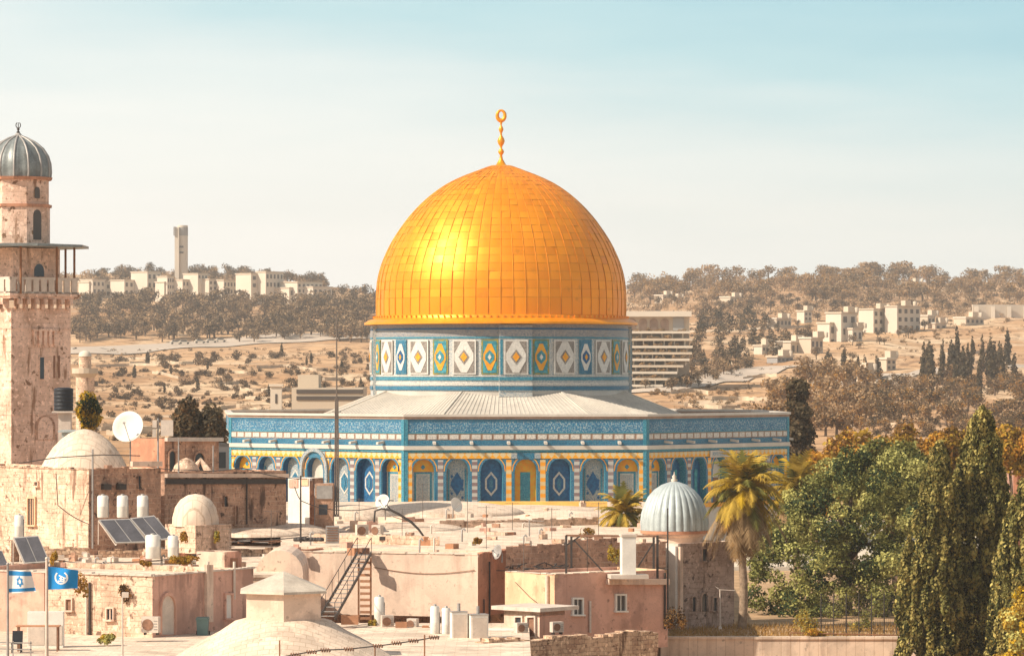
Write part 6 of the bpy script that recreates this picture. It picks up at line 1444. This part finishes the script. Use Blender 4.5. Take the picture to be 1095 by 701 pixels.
scatter('cypress_tree', 'short dark cypress near the white low house', 'tree', 'short cypresses by the white house', 'cyp', HD, 9, [(392, 880, 905), (402, 870, 950), (408, 930, 940)], (16, 26), 113, sq=1.5)
scatter('olive_tree', 'olive brown tree on the scrubby slope under the cypress row', 'tree', 'trees under the cypress row', 'round', ['hill', 'hill_lite', 'rusty', 'con'], 130, [(408, 1000, 1100), (425, 930, 1100), (470, 930, 1100)], (12, 28), 114)
scatter('bush', 'grey green shrub on the scrubby slope under the cypress row', 'shrub', 'shrubs under the cypress row', 'shrub', ['hill', 'hill_lite', 'con'], 150, [(410, 930, 1100), (478, 930, 1100)], (4, 12), 115)
scatter('bush', 'small brown shrub on the orange slope below the white wall', 'shrub', 'shrubs on the orange slope', 'shrub', HL, 40, [(342, 1010, 1100), (360, 960, 1100), (395, 930, 1100)], (3, 6), 116)
scatter('olive_tree', 'brown tree between the white houses on the right hill', 'tree', 'trees between the white houses', 'round', HT, 38, [(342, 850, 1040), (375, 830, 930), (398, 850, 900)], (9, 17), 117)
# far woodland that reads as one mass along the ridges
rg = random.Random(77); mb = MB()
for i in range(1350):
    px_ = rg.choice((rg.uniform(672, 1340), rg.uniform(672, 1110), rg.uniform(-220, 350))); py_ = rg.uniform(300, 340) if px_ > 600 else rg.uniform(297, 305)
    g_ = ground(px_, py_); h = rg.uniform(5, 11)*g_.y/F; c = (g_.x, g_.y, g_.z+h*.5); leafcloud(mb, [(c, (h*.5, h*.5, h*.42), rg.randrange(3))], 70, h*.18, rg, 3)
tag(mb.build('woodland', [M[l] for l in HL[:3]]), 'distant brown woodland covering the ridges', 'woodland', kind='stuff')

rg = random.Random(78); mb = MB()
for i in range(4600):
    if rg.random() < .50: px_, py_ = rg.uniform(-160, 402), rg.uniform(374, 474)
    else: px_, py_ = rg.uniform(700, 1340), rg.uniform(335, 474)
    if noise.noise((px_*.035, py_*.08, 2)) < rg.uniform(-.45, .1): continue
    g_ = ground(px_, py_); h = rg.uniform(1.2, 3.8)*g_.y/F; leafcloud(mb, [((g_.x, g_.y, g_.z+h*.35), (h*.8, h*.6, h*.5), rg.randrange(3))], 34, h*.36, rg, 3)
tag(mb.build('scrub', [M[l] for l in HT], at=(0, 900, 0)), 'low dry scrub dotting the slopes on both sides', 'scrub', kind='stuff')
scatter('bush', 'dusty plant growing on the hotel terraces', 'shrub', 'plants on the hotel terraces', 'shrub', HL, 4, [(420, 690, 725), (424, 690, 725)], (6, 9), 118)
HP = [o for o in scn.objects if o.get('group') == 'plants on the hotel terraces']; rg = random.Random(12)
for y_, d_, xr in ((353, 17.8, 742), (361, 16.3, 744), (369, 14.8, 744), (376, 13.3, 743), (383, 11.8, 740), (390, 10.3, 733), (397, 8.8, 726), (404, 7.3, 718)):
    for k in range(11):
        x_ = rg.uniform(674, xr-3); o = rg.choice(HP).copy(); scn.collection.objects.link(o); o.location = (X(x_, Yh), Yh+d_+1.5, Z(y_+.5, Yh)); h = rg.uniform(2.5, 6)*kh; o.scale = (h*1.2, h, h); o.rotation_euler.z = rg.random()*6

# ------------------------------------------------------------------ the dusty air between here and the ridge
mb = MB(); mb.obox((-700, -60, -70), (1400, 0, 0), (0, 2700, 0), (0, 0, 200))
hz = mb.build('haze', bpy.data.materials.new('haze_air')); tag(hz, kind='stuff')
hm = hz.data.materials[0]; hm.use_nodes = True; ht = hm.node_tree; ht.nodes.clear()
pv = N(ht, 'ShaderNodeVolumePrincipled'); pv.inputs['Color'].default_value = (.97, .90, .82, 1); pv.inputs['Density'].default_value = .00016; pv.inputs['Anisotropy'].default_value = .2
ho = N(ht, 'ShaderNodeOutputMaterial'); ht.links.new(pv.outputs[0], ho.inputs['Volume'])

# ------------------------------------------------------------------ roof clutter: aerials, pipes, rubble, cables, small sheds
rg = random.Random(303)
def roof_z(px, Y): return CZ-10.45 if px > 305 else CZ-11.0
def aerial(o, h):
    mb = MB(); mb.tube([o, o+UP*h], .02, 5); a = rg.uniform(-.6, .6); d = Vector((math.cos(a), math.sin(a), 0)); e_ = Vector((-d.y, d.x, 0))
    mb.bar(o+UP*h*.96-d*.5, o+UP*h*.96+d*.5, .02)
    for i in range(6): c = o+UP*h*.96+d*(-.45+.18*i); mb.bar(c-e_*.28, c+e_*.28, .014)
    return mb
for px_, Y_ in ((28, 214), (60, 232), (120, 240), (200, 226), (246, 216), (290, 230), (348, 256), (384, 243), (430, 232), (452, 262), (500, 240), (520, 218), (548, 244), (590, 226), (640, 232), (628, 206.5), (560, 206)):
    o = Vector((X(px_, Y_), Y_, roof_z(px_, Y_) if Y_ != 206 and Y_ != 206.5 else CZ-11.2)); tag(aerial(o, rg.uniform(1.4, 2.6)).build('tv_aerial', M['rust_grey'], at=o), 'thin metal TV aerial standing on the flat roofs', 'aerial', 'TV aerials on the roofs')
for i in range(34):
    px_, Y_ = rg.uniform(-5, 690), rg.uniform(214, 262)
    if px_ < 310 and Y_ > 221: Y_ = rg.uniform(204, 220)
    o = Vector((X(px_, Y_), Y_, roof_z(px_, Y_)-.05)); mb = MB(); h = rg.uniform(.25, .8); mb.tube([o, o+UP*h, o+UP*(h+.08)+Vector((.12, 0, 0)), o+UP*h+Vector((.2, 0, -.06))], .06, 7)
    tag(mb.build('vent_pipe', M['metal'] if i % 2 else M['offwhite'], at=o), 'short bent vent pipe sticking up from a pale roof', 'vent pipe', 'vent pipes on the roofs')
for i in range(90):
    px_, Y_ = rg.uniform(0, 690), rg.uniform(205, 285)
    if px_ < 310 and Y_ > 221: Y_ = rg.uniform(203, 220)
    o = Vector((X(px_, Y_), Y_, roof_z(px_, Y_)+.1)); mb = MB(); a = rg.random()*3
    mb.box(o-UP*.12, (rg.uniform(.25, .8), rg.uniform(.2, .6), rg.uniform(.18, .45)), a)
    if i % 3 == 0: mb.box(o+UP*.2, (.3, .25, .22), a+.5)
    tag(mb.build('masonry_block', M[rg.choice(('brown_stone_and_shade', 'limestone', 'terracotta', 'offwhite', 'pink', 'wood'))], at=o), 'small block of rubble or masonry left on a pale roof', 'rubble', 'loose blocks on the roofs')
for i, (pts, Y_, m_) in enumerate((([(330, 590), (380, 588), (440, 590), (505, 592)], 218, 'rust'), ([(345, 566), (400, 570), (452, 572), (540, 570)], 240, 'dark'), ([(0, 602), (60, 598), (120, 601), (215, 592)], 206, 'dark'), ([(420, 552), (470, 561), (530, 566), (640, 566)], 250, 'rust_grey'),
                                  ([(60, 506), (62, 540), (95, 560), (95, 585)], 219, 'dark'), ([(110, 600), (122, 608), (128, 604), (150, 606)], 203, 'dark'), ([(330, 575), (360, 583), (420, 585), (455, 580)], 228, 'rust_grey'), ([(545, 590), (570, 583), (600, 586), (606, 575)], 213.5, 'dark'),
                                  ([(315, 520), (322, 535), (360, 545), (408, 541)], 236, 'dark'), ([(150, 496), (200, 502), (260, 500), (320, 512)], 236, 'dark'))):
    mb = MB(); v = [P(a, b, Y_) for a, b in pts]; q = []
    for p0, p1 in zip(v, v[1:]): q += [p0.lerp(p1, j/6)-UP*.12*math.sin(math.pi*j/6) for j in range(6)]
    mb.tube(q+[v[-1]], .028, 5); tag(mb.build('roof_cable', M[m_], at=v[0]), 'thin loose cable strung over roofs and walls', 'cable', 'loose cables over the roofs')
for px_, row, Y_, al, wl, wr, zb, m1, m2, lb in ((430, 553, 252, 40, 26, 14, -11, 'cream', 'pink', 'low cream roof room in the middle of the pale vaults'), (276, 553, 240, 42, 16, 14, -11.5, 'cream', 'brown_stone_and_shade', 'small pale roof room right of the long brown house foot'),
                                                 (640, 556, 258, 45, 22, 14, -11, 'whitewash', 'pink', 'low pale roof room left of the short bushy palm'), (12, 578, 214, 45, 12, 14, -11.5, 'limestone', 'brown_stone_and_shade', 'low stone roof hut behind the solar panel by the flags'), (240, 590, 207, 30, 30, 18, -11.5, 'cream', 'pink', 'low parapet room above the pink wall drainpipe'),
                                                 (540, 569, 236, 45, 20, 12, -11, 'whitewash', 'rust_plaster_and_shade', 'little pale roof box right of the floodlight boom')):
    b_ = Block('roof_room', lb, 'hut', px_, row, Y_, al, wl, wr, zb, [M[m1], M[m2], M['roof']], .12)  # second wall colour darker, painting the shaded face
    b_.slab(b_.fR, px_+wr*.35, px_+wr*.75, row+6, row+16, .003, .05).build('door', M['wood'], b_.t)
# courses of low broken walls on the pale roofs
for (x0, y0, x1, y1, hgt, m_, lb) in ((335, 226, 470, 222, .45, 'limestone', 'low rough parapet across the pale roof behind the steel stair'), (300, 247, 420, 250, .5, 'brown_stone_and_shade', 'low brown parapet behind the dark vent box'), (470, 247, 640, 252, .4, 'limestone', 'low pale parapet crossing the vaulted roof'), (0, 219, 95, 219.5, .5, 'rubble', 'low rubble parapet under the sunny old stone house'), (105, 219, 300, 221, .35, 'rubble', 'low rubble kerb behind the white roof tanks')):
    a, b = Vector((X(x0, y0), y0, roof_z(x0, y0)-.1)), Vector((X(x1, y1), y1, roof_z(x1, y1)-.1)); b.z = a.z; n_ = int((b-a).length/.45); d = (b-a)/n_; mb = MB()
    for i in range(n_): mb.obox(a+d*i, d*.995, Vector((0, .3, 0)), UP*(hgt+.1+rg.uniform(0, .16)))
    tag(mb.build('parapet', M[m_], at=a), lb, 'parapet')

for o in scn.objects:
    if o.get('category') and not o.get('kind'): o['kind'] = 'thing'
